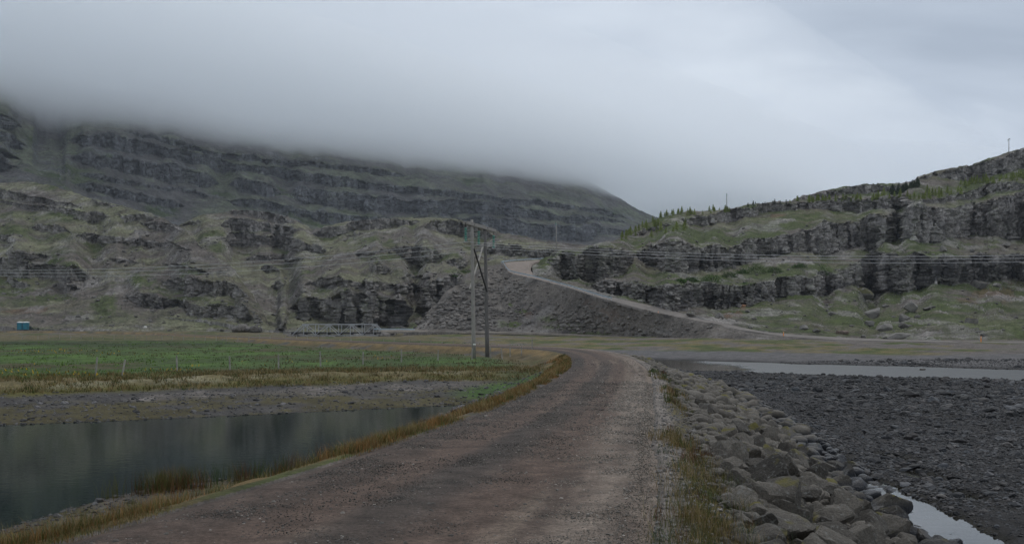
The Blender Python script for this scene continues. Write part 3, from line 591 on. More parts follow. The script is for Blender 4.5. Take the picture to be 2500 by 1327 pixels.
def paint_valley(X, Y, Z, m):
    n1 = fbm(X / 7, Y / 10, 0, 4, 121); n2 = fbm(X / 2.2, Y / 3.2, 0, 4, 122); n3 = fbm(X / 0.5, Y / 0.5, 0, 3, 123); n4 = fbm(X / 25, Y / 18, 0, 3, 124)
    A = lambda *c: np.array(c)
    # left side
    dp = m['dp'] + 2.2 * n2 + m['wob']
    col = np.broadcast_to(A(0.062, 0.100, 0.028), X.shape + (3,)).copy()
    col = mix3(col, A(0.085, 0.155, 0.032), sstep(0.05, 0.45, n1 + 0.3 * n2) * sstep(30, 60, Y))
    col = mix3(col, A(0.085, 0.080, 0.036), sstep(0.12, 0.5, -n1 + 0.4 * n2))
    col = mix3(col, A(0.034, 0.052, 0.018), sstep(0.05, 0.4, n4 + 0.3 * n2) * sstep(120, 165, Y))
    strip = sstep(184, 200, Y + 12 * n1)
    far_c = mix3(np.broadcast_to(A(0.140, 0.120, 0.064), X.shape + (3,)).copy(), A(0.075, 0.095, 0.03), sstep(0.1, 0.4, n1))
    far_c = mix3(far_c, A(0.16, 0.145, 0.135), sstep(0.1, 0.4, -n2 - 0.4 * n4) * sstep(225, 250, Y))
    col = mix3(col, far_c, strip)
    bank = 1 - sstep(17, 22, dp)
    col = mix3(col, mix3(np.broadcast_to(A(0.190, 0.160, 0.080), X.shape + (3,)).copy(), A(0.25, 0.235, 0.15), sstep(0.1, 0.5, n2)), bank)
    col = mix3(col, A(0.105, 0.098, 0.022), (1 - sstep(13, 15.5, dp)) * sstep(-0.3, 0.3, n2 + 0.2))
    gravel = mix3(np.broadcast_to(A(0.150, 0.135, 0.122), X.shape + (3,)).copy(), A(0.23, 0.21, 0.20), sstep(0.2, 0.6, n3 + 0.5 * n2))
    gravel = mix3(gravel, A(0.080, 0.076, 0.074), sstep(-0.1, 0.4, -n1 - 0.5 * n2 + 0.25 * sstep(-8, -20, X)))
    col = mix3(col, gravel, 1 - sstep(9.5, 12, dp))
    col = mix3(col, A(0.088, 0.077, 0.036), (1 - sstep(5.2, 7.5, dp)) * sstep(-0.5, 0.0, n2 + 0.5 * n3))
    col = mix3(col, A(0.030, 0.028, 0.022), 1 - sstep(-0.6, 0.4, m['dp'] + 0.3 * n3))
    # strip between the road and the pond
    dro = np.maximum(m['dr'], 0)
    side_l = (1 - sstep(3.0, 5.0, dro + n2)) * (m['side'] < 0.5) * sstep(0.2, 1.2, m['dp'] + 0.4 * n3)
    verge = mix3(np.broadcast_to(A(0.135, 0.105, 0.050), X.shape + (3,)).copy(), A(0.10, 0.098, 0.095), sstep(0.0, 0.4, n2 + 0.4 * n3))
    verge = mix3(verge, A(0.070, 0.085, 0.028), sstep(0.15, 0.5, n1 + 0.3 * n3))
    verge = mix3(verge, A(0.22, 0.155, 0.070), (1 - sstep(0.9, 1.7, dro + 0.5 * n2)) * sstep(0.1, 0.4, dro) * sstep(-0.4, 0.1, n2 + 0.2))
    col = mix3(col, verge, side_l)
    lush = (1 - sstep(1.5, 3.0, np.hypot((X - 0.2) / 1.2, (Y - 46) / 2.2))) * (m['dr'] > 0.6)
    col = mix3(col, A(0.055, 0.112, 0.022), lush)
    # right side
    bed = np.broadcast_to(A(0.058, 0.057, 0.060), X.shape + (3,)).copy()
    bed = mix3(bed, A(0.034, 0.033, 0.034), sstep(0.0, 0.4, -n1 + 0.4 * n3))
    bed = mix3(bed, A(0.024, 0.022, 0.017), 1 - sstep(-1.62, -1.54, Z))
    q = m['q'] + 3 * n2
    right = mix3(bed, A(0.135, 0.132, 0.137), sstep(108, 116, q))
    gr = mix3(np.broadcast_to(A(0.175, 0.145, 0.062), X.shape + (3,)).copy(), A(0.075, 0.098, 0.028), sstep(-0.1, 0.35, n1 + 0.4 * n2))
    gr = mix3(gr, A(0.15, 0.135, 0.125), sstep(0.0, 0.35, -n1 + 0.3 * n2 + 0.5 * sstep(40, 70, X)))
    right = mix3(right, gr, sstep(133, 142, q + 4 * n1))
    near = 1 - sstep(4.2, 5.5, dro)
    slope_c = mix3(np.broadcast_to(A(0.085, 0.075, 0.060), X.shape + (3,)).copy(), A(0.235, 0.21, 0.19), (1 - sstep(0.2, 0.7, dro + 0.4 * n2)))
    slope_c = mix3(slope_c, A(0.13, 0.11, 0.045), sstep(0.0, 0.3, n2) * sstep(0.2, 0.5, dro) * (1 - sstep(1.3, 1.9, dro)))
    right = mix3(right, slope_c, near * (m['riv'] < 0))
    col = mix3(col, right, m['side'])
    col = mix3(col, A(0.13, 0.125, 0.12), m['ch'])
    rt = sstep(-1, 1, m['riv'] * -1.0)
    col = np.where((m['dr'] < 0.05)[..., None], A(0.125, 0.110, 0.100) * (1 - rt[..., None]) + A(0.20, 0.18, 0.165) * rt[..., None], col)
    return col * (1 + 0.25 * n3)[..., None]

na, nd = 890, 480
ta = np.concatenate([np.linspace(-1.1, -0.60, 41)[:-1], np.linspace(-0.60, 0.60, na - 80), np.linspace(0.60, 1.1, 41)[1:]])[None]; Dg = (4.2 * (335 / 4.2) ** np.linspace(0, 1, nd))[:, None]
Xg, Yg = ta * Dg + 0 * ta, Dg + 0 * ta
Zg, mg = ground(Xg, Yg)
mat_valley = mat_ground('valley_ground', [0.7, 5.0, 28.0], (0.68, 1.34), bump=(14.0, 0.035))
link('valley_ground', mesh_np('valley_ground', np.stack([Xg, Yg, Zg], -1), grid_faces(nd, na), paint_valley(Xg, Yg, Zg, mg), True, mat_valley), kind='structure')
# wide ground sheet reaching past everything, lying under the modelled land
big = mesh_np('wide_ground', [(-9000, -300, -6), (9000, -300, -6), (9000, 9000, -6), (-9000, 9000, -6)], [(0, 1, 2, 3)], [(0.08, 0.09, 0.05)] * 4, True, mat_valley)
link('wide_ground', big, kind='structure')

# water
def water_mat(name, col, rough, rip_scale, rip, stretch=(1, 1, 1)):
    m, t, b = nmat(name)
    b.inputs['Base Color'].default_value = (*col, 1); b.inputs['Roughness'].default_value = rough; b.inputs['IOR'].default_value = 1.33
    ge = t.nodes.new('ShaderNodeNewGeometry'); mpn = t.nodes.new('ShaderNodeMapping'); mpn.inputs['Scale'].default_value = stretch
    t.links.new(ge.outputs['Position'], mpn.inputs[0])
    n = tnoise(t, rip_scale, 3, 0.5, mpn.outputs[0])
    bp = t.nodes.new('ShaderNodeBump'); bp.inputs['Distance'].default_value = rip
    t.links.new(n.outputs['Fac'], bp.inputs['Height']); t.links.new(bp.outputs[0], b.inputs['Normal'])
    return m
def water(name, pts, z, mat):
    me = bpy.data.meshes.new(name); me.from_pydata([(x, y, z) for x, y in pts], [], [tuple(range(len(pts)))]); me.materials.append(mat)
    return link(name, me, kind='structure')
m_riverw = water_mat('river_water', (0.022, 0.020, 0.014), 0.06, 1.6, 0.004, (0.6, 1.2, 1))
t_ = m_riverw.node_tree; b_ = t_.nodes['Principled BSDF']
g_ = t_.nodes.new('ShaderNodeNewGeometry'); s_ = t_.nodes.new('ShaderNodeSeparateXYZ'); t_.links.new(g_.outputs['Position'], s_.inputs[0])
nx_ = tnoise(t_, 0.16, 4, 0.6, g_.outputs['Position'])
wy_ = maprange(t_, s_.outputs['Y'], 44, 56, 0, 1); wx_ = maprange(t_, s_.outputs['X'], 13, 26, -0.55, 0.55)
ad_ = t_.nodes.new('ShaderNodeMath'); ad_.operation = 'ADD'; t_.links.new(wx_.outputs[0], ad_.inputs[0]); t_.links.new(nx_.outputs['Fac'], ad_.inputs[1])
rp_ = maprange(t_, ad_.outputs[0], 0.42, 0.58, 0, 1); mu_ = t_.nodes.new('ShaderNodeMath'); mu_.operation = 'MULTIPLY'
t_.links.new(rp_.outputs[0], mu_.inputs[0]); t_.links.new(wy_.outputs[0], mu_.inputs[1])
t_.links.new(maprange(t_, mu_.outputs[0], 0, 1, 0.05, 0.30).outputs[0], b_.inputs['Roughness'])
bn_ = [x for x in t_.nodes if x.type == 'BUMP'][0]; t_.links.new(maprange(t_, mu_.outputs[0], 0, 1, 0.003, 0.16).outputs[0], bn_.inputs['Distance'])
water('pond', [(-160, 8), (-12, 8), (-6, 17), (-1.2, 33), (0.6, 46), (-10, 46), (-160, 36)], -1.31, water_mat('pond_water', (0.005, 0.014, 0.009), 0.02, 3.0, 0.0025, (1, 1.6, 1)))
water('river', [(4.2, 9), (8.0, 60), (4, 118), (60, 118), (150, 40), (60, 9)], -1.63, m_riverw)

# near gravel road
nr, ncx = 620, 44
L_, R_ = smooth_poly(RL, nr), smooth_poly(RR, nr)
tt = np.linspace(0, 1, ncx)[None]
Xr = L_[:, :1] * (1 - tt) + R_[:, :1] * tt; Yr = L_[:, 1:] * (1 - tt) + R_[:, 1:] * tt
ev = noise(Xr / 2.5, Yr / 6, 0, 131)
rut = -0.022 * (np.exp(-((tt - 0.30) / 0.09) ** 2) + np.exp(-((tt - 0.64) / 0.09) ** 2))
edge = np.minimum(tt, 1 - tt)
Zr = 0.03 * (1 - (2 * tt - 1) ** 2) + rut + 0.012 * fbm(Xr / 0.7, Yr / 0.7, 0, 3, 132) - 0.05 * (1 - sstep(0, 0.07, edge + 0.02 * ev)) + 0.004
mw = fbm(tt * 5 + 0 * Yr, Yr / 14, 0, 4, 133); mw2 = fbm(Xr / 0.35, Yr / 0.5, 0, 3, 134)
te = tt + 0.035 * mw + 0.01 * mw2
g_dark = np.array([0.084, 0.077, 0.076]); g_brown = np.array([0.185, 0.138, 0.120]); g_light = np.array([0.39, 0.345, 0.315])
wgt = np.interp(te, [-0.1, 0.0, 0.08, 0.17, 0.24, 0.37, 0.43, 0.53, 0.59, 0.72, 0.80, 1.1], [0.9, .95, 1.0, .95, .25, .1, .85, .95, .3, .15, .05, .0])
colr = mix3(np.broadcast_to(g_brown, Xr.shape + (3,)).copy(), g_dark, wgt * np.clip(0.75 + 0.7 * mw, 0, 1))
colr = mix3(colr, g_light, sstep(0.66, 0.86, te + 0.05 * mw) * (0.65 + 0.35 * mw2))
colr = mix3(colr, np.array([0.125, 0.098, 0.088]), sstep(0.1, 0.5, fbm(tt * 9 + 0 * Yr, Yr / 11, 0, 4, 135)) * 0.7)
colr = mix3(colr, np.array([0.31, 0.26, 0.225]), sstep(0.15, 0.5, fbm(tt * 12 + 0 * Yr, Yr / 9, 3, 4, 136)) * 0.7 * (1 - wgt))
colr = colr * 0.74 * np.array([1.04, 1.0, 0.93])
def mat_gravel():
    m = mat_ground('gravel_road_surface', [2.5, 24.0, 110.0], (0.62, 1.42), bump=(70.0, 0.014))
    return m
link('gravel_road', mesh_np('gravel_road', np.stack([Xr, Yr, Zr], -1), grid_faces(nr, ncx), colr, True, mat_gravel()), kind='structure')

# new road up the fill slope and the low road to the bridge
def ribbon(name, lo, hi, mat, col, n=260, lift=0.05):
    a = smooth_poly([P(*p) for p in lo], n); b = smooth_poly([P(*p) for p in hi], n)
    t = np.linspace(0, 1, 8)[None, :, None]
    g = a[:, None] * (1 - t) + b[:, None] * t; g[..., 2] += lift
    skirt = g[:, :1].copy(); skirt[..., 2] -= 0.5; sk2 = g[:, -1:].copy(); sk2[..., 2] -= 0.5
    g = np.concatenate([skirt, g, sk2], 1)
    nn = fbm(g[..., 0] / 3, g[..., 1] / 3, 0, 3, 141)
    c = np.asarray(col) * (1 + 0.25 * nn)[..., None]
    if name == 'hill_road':
        up = sstep(225, 285, g[..., 1]); c = mix3(c, np.array([0.30, 0.256, 0.226]), up)
    return link(name, mesh_np(name, g, grid_faces(*g.shape[:2]), c, True, mat), kind='structure')
mat_road2 = mat_ground('packed_gravel', [0.6, 4.0], (0.8, 1.2), bump=(6.0, 0.02))
road_lo = [(3600, 841, 128)] + road_lo
road_hi = [(3600, 839, 134), (2750, 836.5, 157), (2500, 834.5, 166.5), (2244, 830.5, 175.5), (2052, 823.5, 183.5), (1924, 815, 191.5), (1860, 808, 196), (1808, 798.5, 199.5), (1712, 776, 209), (1606, 750, 220), (1500, 726, 233), (1480, 720.5, 236), (1440, 709.5, 244), (1402, 698.5, 252), (1370, 690, 261), (1340, 682, 270), (1318, 675, 278), (1302, 668, 285), (1296, 658, 293), (1298, 648, 301), (1312, 639, 313)]
road_lo2 = [(u, v + (1.8 if u < 2100 else 0.6), D - 0.4) for (u, v, D) in road_lo[:-1]] + [(1226, 642, 300)]
ribbon('hill_road', road_lo2[:-1] + [(1228, 643, 301), (1250, 638.5, 309)], road_hi[:-1] + [(1306, 641, 309), (1318, 638.5, 314)], mat_road2, (0.245, 0.225, 0.21))
ribbon('hill_road_end', [(1252, 638.8, 309.2), (1284, 637, 314), (1330, 634, 322), (1400, 630, 330)], [(1318, 638.6, 313.6), (1345, 637, 317), (1410, 633, 325)], mat_road2, (0.30, 0.256, 0.226), 60, 0.02)
low_lo = [(930, 808.5, 256), (1000, 808.5, 254.5), (1200, 811, 247), (1300, 813.5, 241), (1400, 816.5, 232), (1500, 821, 221), (1600, 826, 209), (1750, 834, 189)]
low_hi = [(u, v - 2.6 - 0.01 * (u - 930) / 8, D + 4.2) for (u, v, D) in low_lo]
ribbon('bridge_road', low_lo, low_hi, mat_road2, (0.30, 0.27, 0.235), 120, 0.08)
# ---------------------------------------------------------------- air: haze and the low fog bank
def vol_mat(name, dens, col=(0.86, 0.91, 1.0), aniso=0.0):
    m = bpy.data.materials.new(name); m.use_nodes = True; t = m.node_tree; t.nodes.clear()
    o = t.nodes.new('ShaderNodeOutputMaterial'); v = t.nodes.new('ShaderNodeVolumePrincipled')
    v.inputs['Color'].default_value = (*col, 1); v.inputs['Density'].default_value = dens; v.inputs['Anisotropy'].default_value = aniso
    t.links.new(v.outputs[0], o.inputs['Volume']); return m
hz = MB().box((0, 2150, 397), (9000, 4500, 806)).mesh('haze', vol_mat('haze_air', 0.00008))
link('haze', hz, kind='stuff', label='thin grey blue haze filling the valley air')
# fog bank: a long rounded body lying along the mountain, its underside cutting the upper terraces
nL, nS = 110, 72
dirv = np.array([440.0, 560.0]); dirv /= np.linalg.norm(dirv); nrm = np.array([-dirv[1], dirv[0]])
foot0 = np.array([24.0, 1175.0])
Lv = np.linspace(-1300, 2600, nL)
def fog(z0, z1, near, dens, amp, seed, label):
    verts = []
    for i, l in enumerate(Lv):
        e = max(0.02, 1 - abs(2 * i / (nL - 1) - 1) ** 6)
        for j in range(nS):
            a = 2 * math.pi * j / nS; ca, sa = math.cos(a), math.sin(a)
            s = (near + 900) / 2 - (900 - near) / 2 * math.copysign(abs(ca) ** 0.8, ca) * e
            zc_, hh = (z0 + z1) / 2, (z1 - z0) / 2 * e
            z = zc_ + hh * (sa ** 0.95 if sa > 0 else -abs(sa) ** 0.42)
            p = foot0 + dirv * l + nrm * s; verts.append((p[0], p[1], z))
    V = np.array(verts)
    k = fbm(V[:, 0] / 260, V[:, 1] / 260, V[:, 2] / 120, 4, seed); k2 = fbm(V[:, 0] / 80, V[:, 1] / 80, V[:, 2] / 40, 3, seed + 1)
    up = sstep(z0, z1, V[:, 2])
    V[:, 2] += (12 + amp * up) * k + (6 + 0.3 * amp * up) * k2; sh = (amp * 1.6 * k + amp * 0.5 * k2) * (0.3 + up)
    V[:, 0] += nrm[0] * sh; V[:, 1] += nrm[1] * sh
    fi = np.arange(nL * nS).reshape(nL, nS); fn = np.roll(fi, -1, 1)
    ff = np.stack([fi[:-1], fn[:-1], fn[1:], fi[1:]], -1).reshape(-1, 4)
    me = mesh_np('fog_bank', V, ff, None, True, vol_mat('fog_air', dens, (0.978, 0.990, 1.0), 0.80))
    bm = bmesh.new(); bm.from_mesh(me)
    bmesh.ops.holes_fill(bm, edges=[e_ for e_ in bm.edges if e_.is_boundary], sides=0)
    bmesh.ops.recalc_face_normals(bm, faces=bm.faces); bm.to_mesh(me); bm.free()
    link('fog_bank', me, kind='stuff', label=label)
fog(184, 330, -40, 0.0125, 26, 151, 'dense heart of the low fog lying over the mountain tops')
fog(176, 400, -120, 0.0030, 46, 161, 'thinner grey fog round the heart of the low fog bank')
fog(186, 500, -230, 0.0009, 70, 171, 'faint upper fog spreading above the low fog bank')
# thin veil in front of the distant ridges
vv, ff2 = None, None
bmv = bmesh.new(); bmesh.ops.create_icosphere(bmv, subdivisions=4, radius=1.0)
for v_ in bmv.verts: v_.co = Vector((900 + v_.co.x * 900, 2640 + v_.co.y * 420, 240 + v_.co.z * 250))
mev = bpy.data.meshes.new('fog_bank'); bmv.to_mesh(mev); bmv.free()
for p_ in mev.polygons: p_.use_smooth = True
mev.materials.append(vol_mat('thin_fog_air', 0.0042, (0.96, 0.98, 1.0), 0.5))
link('fog_bank', mev, kind='stuff', label='thin fog veil before the distant ridges')
# ---------------------------------------------------------------- things
m_wood = mat_plain('weathered_wood', (0.26, 0.25, 0.235), 0.9, 0, 0.35, 3.0, 0.01, (14, 14, 0.7))
m_wood_dk = mat_plain('dark_weathered_wood', (0.125, 0.12, 0.118), 0.9, 0, 0.4, 3.0, 0.01, (14, 14, 0.7))
m_brace = mat_plain('black_tarred_wood', (0.030, 0.028, 0.027), 0.8, 0, 0.3, 5.0)
m_pale = mat_plain('pale_bare_wood', (0.42, 0.40, 0.37), 0.9, 0, 0.2, 5.0)
m_teal = mat_plain('teal_insulator_glass', (0.05, 0.30, 0.235), 0.2, 0, 0.15, 4.0)
m_steel = mat_plain('galvanised_steel', (0.40, 0.43, 0.46), 0.55, 0.3, 0.18, 2.0)
m_blue_steel = mat_plain('blue_grey_galvanised_rail', (0.36, 0.44, 0.50), 0.5, 0.3, 0.15, 0.8)
m_truss = mat_plain('grey_painted_steel', (0.33, 0.345, 0.36), 0.6, 0.1, 0.22, 1.2)
m_dark = mat_plain('dark_timber', (0.022, 0.022, 0.024), 0.8, 0, 0.3, 2.0)
m_conc = mat_plain('old_concrete', (0.26, 0.25, 0.235), 0.95, 0, 0.25, 1.5)
m_orange = mat_plain('orange_plastic', (0.80, 0.26, 0.02), 0.5, 0, 0.08, 4.0)
m_reflect = mat_plain('white_reflector', (0.75, 0.75, 0.72), 0.3, 0, 0.05, 4.0)
m_toilet = mat_plain('teal_blue_plastic', (0.010, 0.155, 0.22), 0.45, 0, 0.10, 1.5)
m_door = mat_plain('dark_teal_plastic', (0.008, 0.105, 0.165), 0.5, 0, 0.10, 1.5)
m_roof = mat_plain('white_plastic', (0.78, 0.80, 0.80), 0.4, 0, 0.05, 3.0)
m_table = mat_plain('dark_green_timber', (0.012, 0.022, 0.022), 0.7, 0, 0.3, 3.0)
m_wire = mat_plain('aluminium_cable', (0.48, 0.49, 0.51), 0.5, 0.2, 0.08, 1.0)
m_post = mat_plain('grey_fence_wood', (0.27, 0.26, 0.24), 0.95, 0, 0.35, 4.0)

def thing(name, label, cat, loc, group=None, rotz=0):
    return link(name, None, None, label, cat, group, None, loc, (0, 0, rotz))
def part(name, mb, mat, parent, smooth=False, label=None, kind=None):
    return link(name, mb.mesh(name, mat, smooth), parent, label, kind=kind)

# -- H-frame power pole (poles 4.6 m apart, cross-arm seen at an angle)
A0 = Vector(P(1157, 874, 84)); A0.z = gz(A0.x, A0.y)
B0 = Vector(P(1190, 872, 87.2)); B0.z = gz(B0.x, B0.y)
ztA, ztB = P(1152, 536, 84)[2], P(1185, 552, 87.2)[2]
H = thing('power_pole', 'weathered wooden twin pole power line frame standing by the field', 'power pole', (A0.x, A0.y, A0.z))
O = H.location
rel = lambda p: Vector(p) - O
Atop = Vector((P(1152, 536, 84)[0], 84, ztA)); Btop = Vector((P(1184, 552, 87.2)[0], 87.2, ztB))
part('pole', MB().tube([rel(A0 + (Atop - A0) * (k / 6) - Vector((0, 0, 0.4 if k == 0 else 0))) for k in range(7)], [0.185 - 0.011 * k for k in range(7)], 14), m_wood, H, True, 'pale grey weathered pole')
part('pole', MB().tube([rel(B0 + (Btop - B0) * (k / 6) - Vector((0, 0, 0.4 if k == 0 else 0))) for k in range(7)], [0.185 - 0.011 * k for k in range(7)], 14), m_wood_dk, H, True, 'dark weathered pole')
arm_d = (Btop - Atop); arm_d.z = 0; arm_d.normalize()
zarm = (ztA + ztB) / 2 - 0.30
def armp(s, off=0.0, dz=0.0):
    p = Atop + arm_d * s + Vector((arm_d.y, -arm_d.x, 0)) * off; return Vector((p.x, p.y, zarm + dz))
Lab = (Vector((Btop.x, Btop.y, 0)) - Vector((Atop.x, Atop.y, 0))).length
s0, s1 = -1.6, Lab + 2.5
for sgn in (-1, 1):
    part('cross_arm', MB().bar(rel(armp(s0, 0.17 * sgn)), rel(armp(s1, 0.17 * sgn)), 0.10, 0.27), m_wood, H, label='grey timber cross arm')
for s in (0, Lab):
    part('arm_bolt', MB().tube([rel(armp(s, -0.30)), rel(armp(s, 0.30))], 0.03, 6), m_dark, H)
ins = []
for s in (s0 + 0.12, Lab * 0.52, s1 - 0.12):
    top = armp(s, 0, -0.05); Ls = 1.42
    st = link('insulator_string', None, H, 'hanging string of teal glass discs'); st.location = rel(top)
    part('hanger', MB().tube([(0, 0, 0.1), (0, 0, -0.32)], 0.022, 6), m_dark, st)
    for k in range(8):
        z = -0.36 - k * 0.142
        part('disc', MB().tube([(0, 0, z), (0, 0, z - 0.035), (0, 0, z - 0.06), (0, 0, z - 0.10)], [0.03, 0.125, 0.135, 0.04], 12), m_teal, st, True)
    part('clamp', MB().bar((-0.16, -0.06, -1.52), (0.16, 0.06, -1.52), 0.05, 0.07), m_steel, st)
    ins.append(top + Vector((0, 0, -1.52)))
za, zb_ = P(1159, 607, 84)[2], P(1184, 712, 87.2)[2]
off = Vector((arm_d.y, -arm_d.x, 0))
part('brace', MB().bar(rel(Vector((Atop.x, Atop.y, za)) + off * 0.2), rel(Vector((Btop.x, Btop.y, zb_)) + off * 0.2), 0.10, 0.13), m_brace, H, label='black tarred diagonal brace')
za2, zb2 = P(1161, 705, 84)[2], P(1184, 603, 87.2)[2]
part('brace', MB().bar(rel(Vector((Atop.x, Atop.y, za2)) - off * 0.2), rel(Vector((Btop.x, Btop.y, zb2)) - off * 0.2), 0.09, 0.11), m_pale, H, label='pale bare diagonal brace')
part('number_plate', MB().box(rel(Vector(P(1158.5, 840, 84)) + Vector((0, -0.20, 0))), (0.24, 0.02, 0.10)), m_roof, H, label='small white plate')

# -- the three cables, sagging to the next frames on either side
line_dir = Vector((arm_d.y, -arm_d.x, 0))
if line_dir.x < 0: line_dir = -line_dir
def cable(p, uR, vR, uL, vL, label):
    pts = []
    for u, v, sg in ((uL, vL, -1), (uR, vR, 1)):
        # where the cable's vertical plane crosses the view ray at u
        k = (u - 1250) / F; tpar = (k * p.y - p.x) / (line_dir.x - k * line_dir.y)
        q = p + line_dir * tpar; q.z = EYE + (HZ - v) / F * q.y
        span = 210.0
        # parabola through the clamp and the seen point, running on over the whole span
        L = abs(tpar); drop = (q.z - p.z); c = 0.0011
        b = (drop - c * L * L) / L
        N = 46; seg = []
        for i in range(1, N + 1):
            t = 150.0 * i / N
            x = p + line_dir * sg * t; x.z = p.z + b * t + c * t * t; seg.append(x)
        pts = (seg[::-1] + [p.copy()]) if sg < 0 else pts + seg
    r = MB().tube(pts, 0.0165, 6)
    link('power_cable', r.mesh('power_cable', m_wire, True), None, label, 'cable', 'cables of the power line')
cable(ins[0], 2500, 623, 0, 659, 'topmost of three power cables, hung from the leftmost insulator')
cable(ins[1], 2500, 630, 0, 665, 'middle one of the three power cables crossing the valley')
cable(ins[2], 2500, 639, 0, 673, 'lowest of three power cables, hung from the rightmost insulator')

# -- farther line poles
def line_pole(u, vtop, p, label):
    h = EYE + (HZ - vtop) / F * p.y - p.z
    t = thing('utility_pole', label, 'power pole', p, 'far line poles')
    part('pole', MB().tube([(0, 0, -0.8), (0, 0, h)], [0.19, 0.13], 8), m_wood, t, True)
    part('cross_arm', MB().bar((-0.25, -1.6, h - 0.35), (0.25, 1.6, h - 0.35), 0.12, 0.2), m_wood_dk, t)
    for k in (-1.4, 0, 1.4):
        part('insulator', MB().tube([(k * 0.15, k, h - 0.4), (k * 0.15, k, h - 1.1)], 0.08, 6), m_teal, t)
line_pole(1355, 541, on_sheet('rock_hill', 1357, 622), 'tall thin pole beside the bend of the hill road')
line_pole(1773, 472, on_sheet('rock_hill', 1773, 513), 'thin pole standing among young trees on the skyline')
line_pole(2462, 338, on_sheet('rock_hill', 2462, 374), 'thin pole on the highest rock at the far right skyline')

# -- fences
def fence(name, label, pts, hs, group=None, leans=None, wires=True):
    r = thing(name, label, 'fence', pts[0], group); base = Vector(pts[0]); tops = []
    for i, p in enumerate(pts):
        l = (leans or {}).get(i, (random.uniform(-.05, .05), random.uniform(-.05, .05)))
        b = Vector(p) - base; h = hs[i]; tp = b + Vector((l[0] * h, l[1] * h, h)); tops.append((b, tp))
        part('post', MB().tube([b - Vector((0, 0, 0.25)), tp], [0.052, 0.045], 7), m_post, r)
    if wires:
        for f in (0.55, 0.92):
            part('wire', MB().tube([b + (t - b) * f for b, t in tops], 0.0025, 4), m_dark, r)
    return r
def fpt(u, v):
    for _ in range(1):
        D = F * (EYE + 0.72) / (v - HZ); x = (u - 1250) / F * D
    return (x, D, gz(x, D))
front = [(-190, 935), (-60, 930), (232, 916), (296, 917), (433, 908), (562, 903), (680, 899), (783, 894), (886, 889), (980, 884), (1069, 880), (1152, 877), (1198, 874), (1227, 876), (1246, 872), (1273, 874), (1299, 871)]
fence('pasture_fence', 'wire fence on grey wooden posts between field and dry bank', [fpt(*p) for p in front], [0.85 + 0.16 * ((i * 37) % 5) / 4 for i in range(len(front))], leans={2: (0.12, 0), 3: (0.22, 0.05), 13: (-0.14, 0)})
bk = []
for i in range(46):
    u = 60 + i * 27.5 + (i * 7919 % 11 - 5); D = np.interp(u, [0, 300, 700, 1000, 1250, 1330], [205, 200, 172, 150, 118, 112]); x = (u - 1250) / F * D
    bk.append((x, D, gz(x, D)))
fence('far_field_fence', 'line of short pale posts along the back edge of the green field', bk, [0.78 + 0.2 * ((i * 53) % 7) / 6 for i in range(len(bk))])
rd = []
for u, v, D in [(1880, 828, 170), (2056, 838, 162), (2160, 839, 160), (2250, 842, 157), (2290, 842, 156), (2370, 843, 154), (2425, 844, 153), (2492, 845, 152)]:
    p = P(u, v - 6, D + 10); rd.append((p[0], p[1], p[2] - 0.3))

# -- guard rails
def guard(name, label, pts, n_posts):
    q = smooth_poly([P(*p) for p in pts], 120); base = Vector(q[0]); r = thing(name, label, 'guard rail', q[0])
    prof = [(-0.02, 0.42), (0.03, 0.48), (-0.02, 0.55), (-0.02, 0.60), (0.03, 0.67), (-0.02, 0.74)]
    d = np.gradient(q, axis=0); d[:, 2] = 0; d /= np.linalg.norm(d, axis=1, keepdims=True); nn = np.stack([d[:, 1], -d[:, 0], 0 * d[:, 0]], -1)
    for j in (0.0, 1):
        pass
    rows = [q + nn * a + np.array([0, 0, b]) for a, b in prof] + [q + nn * (a - 0.012) + np.array([0, 0, b]) for a, b in reversed(prof)]
    rows = np.array(rows + [rows[0]]) - np.array(base)
    link('rail', mesh_np('rail', rows, grid_faces(*rows.shape[:2]), None, False, m_blue_steel), r)
    for i in np.linspace(0, 119, n_posts).astype(int):
        p = Vector(q[i]) - base - Vector(nn[i]) * 0.09
        part('post', MB().box((p.x, p.y, p.z + 0.2), (0.11, 0.13, 1.1)), m_steel, r)
guard('guard_rail', 'blue grey steel guard rail along the outer edge of the climbing road', [(u, v, D) for (u, v, D) in road_lo if u <= 1494], 20)
guard('guard_rail', 'short steel guard rail on the far side of the hairpin bend', [(1224, 643, 302), (1254, 639.5, 310), (1284, 637.5, 315), (1330, 634.5, 323), (1380, 631, 330)], 9)
guard('guard_rail', 'pale steel guard rail at the right end of the truss bridge', [(912, 808, 262), (945, 808.5, 261), (985, 808.5, 259), (1012, 809, 257)], 7)

# -- marker posts
for u, v, D, lab in [(1607, 770, 212, 'orange road marker post halfway up the climbing road'), (1913, 821, 186, 'orange road marker post where the road starts to climb'), (2395, 834, 164, 'orange road marker post at far right below the boulder slope')]:
    t = thing('marker_post', lab, 'marker post', P(u, v, D), 'orange road marker posts')
    part('post', MB().box((0, 0, 0.42), (0.14, 0.05, 1.0)), m_orange, t)
    part('reflector', MB().box((0, -0.03, 0.74), (0.08, 0.012, 0.14)), m_reflect, t)

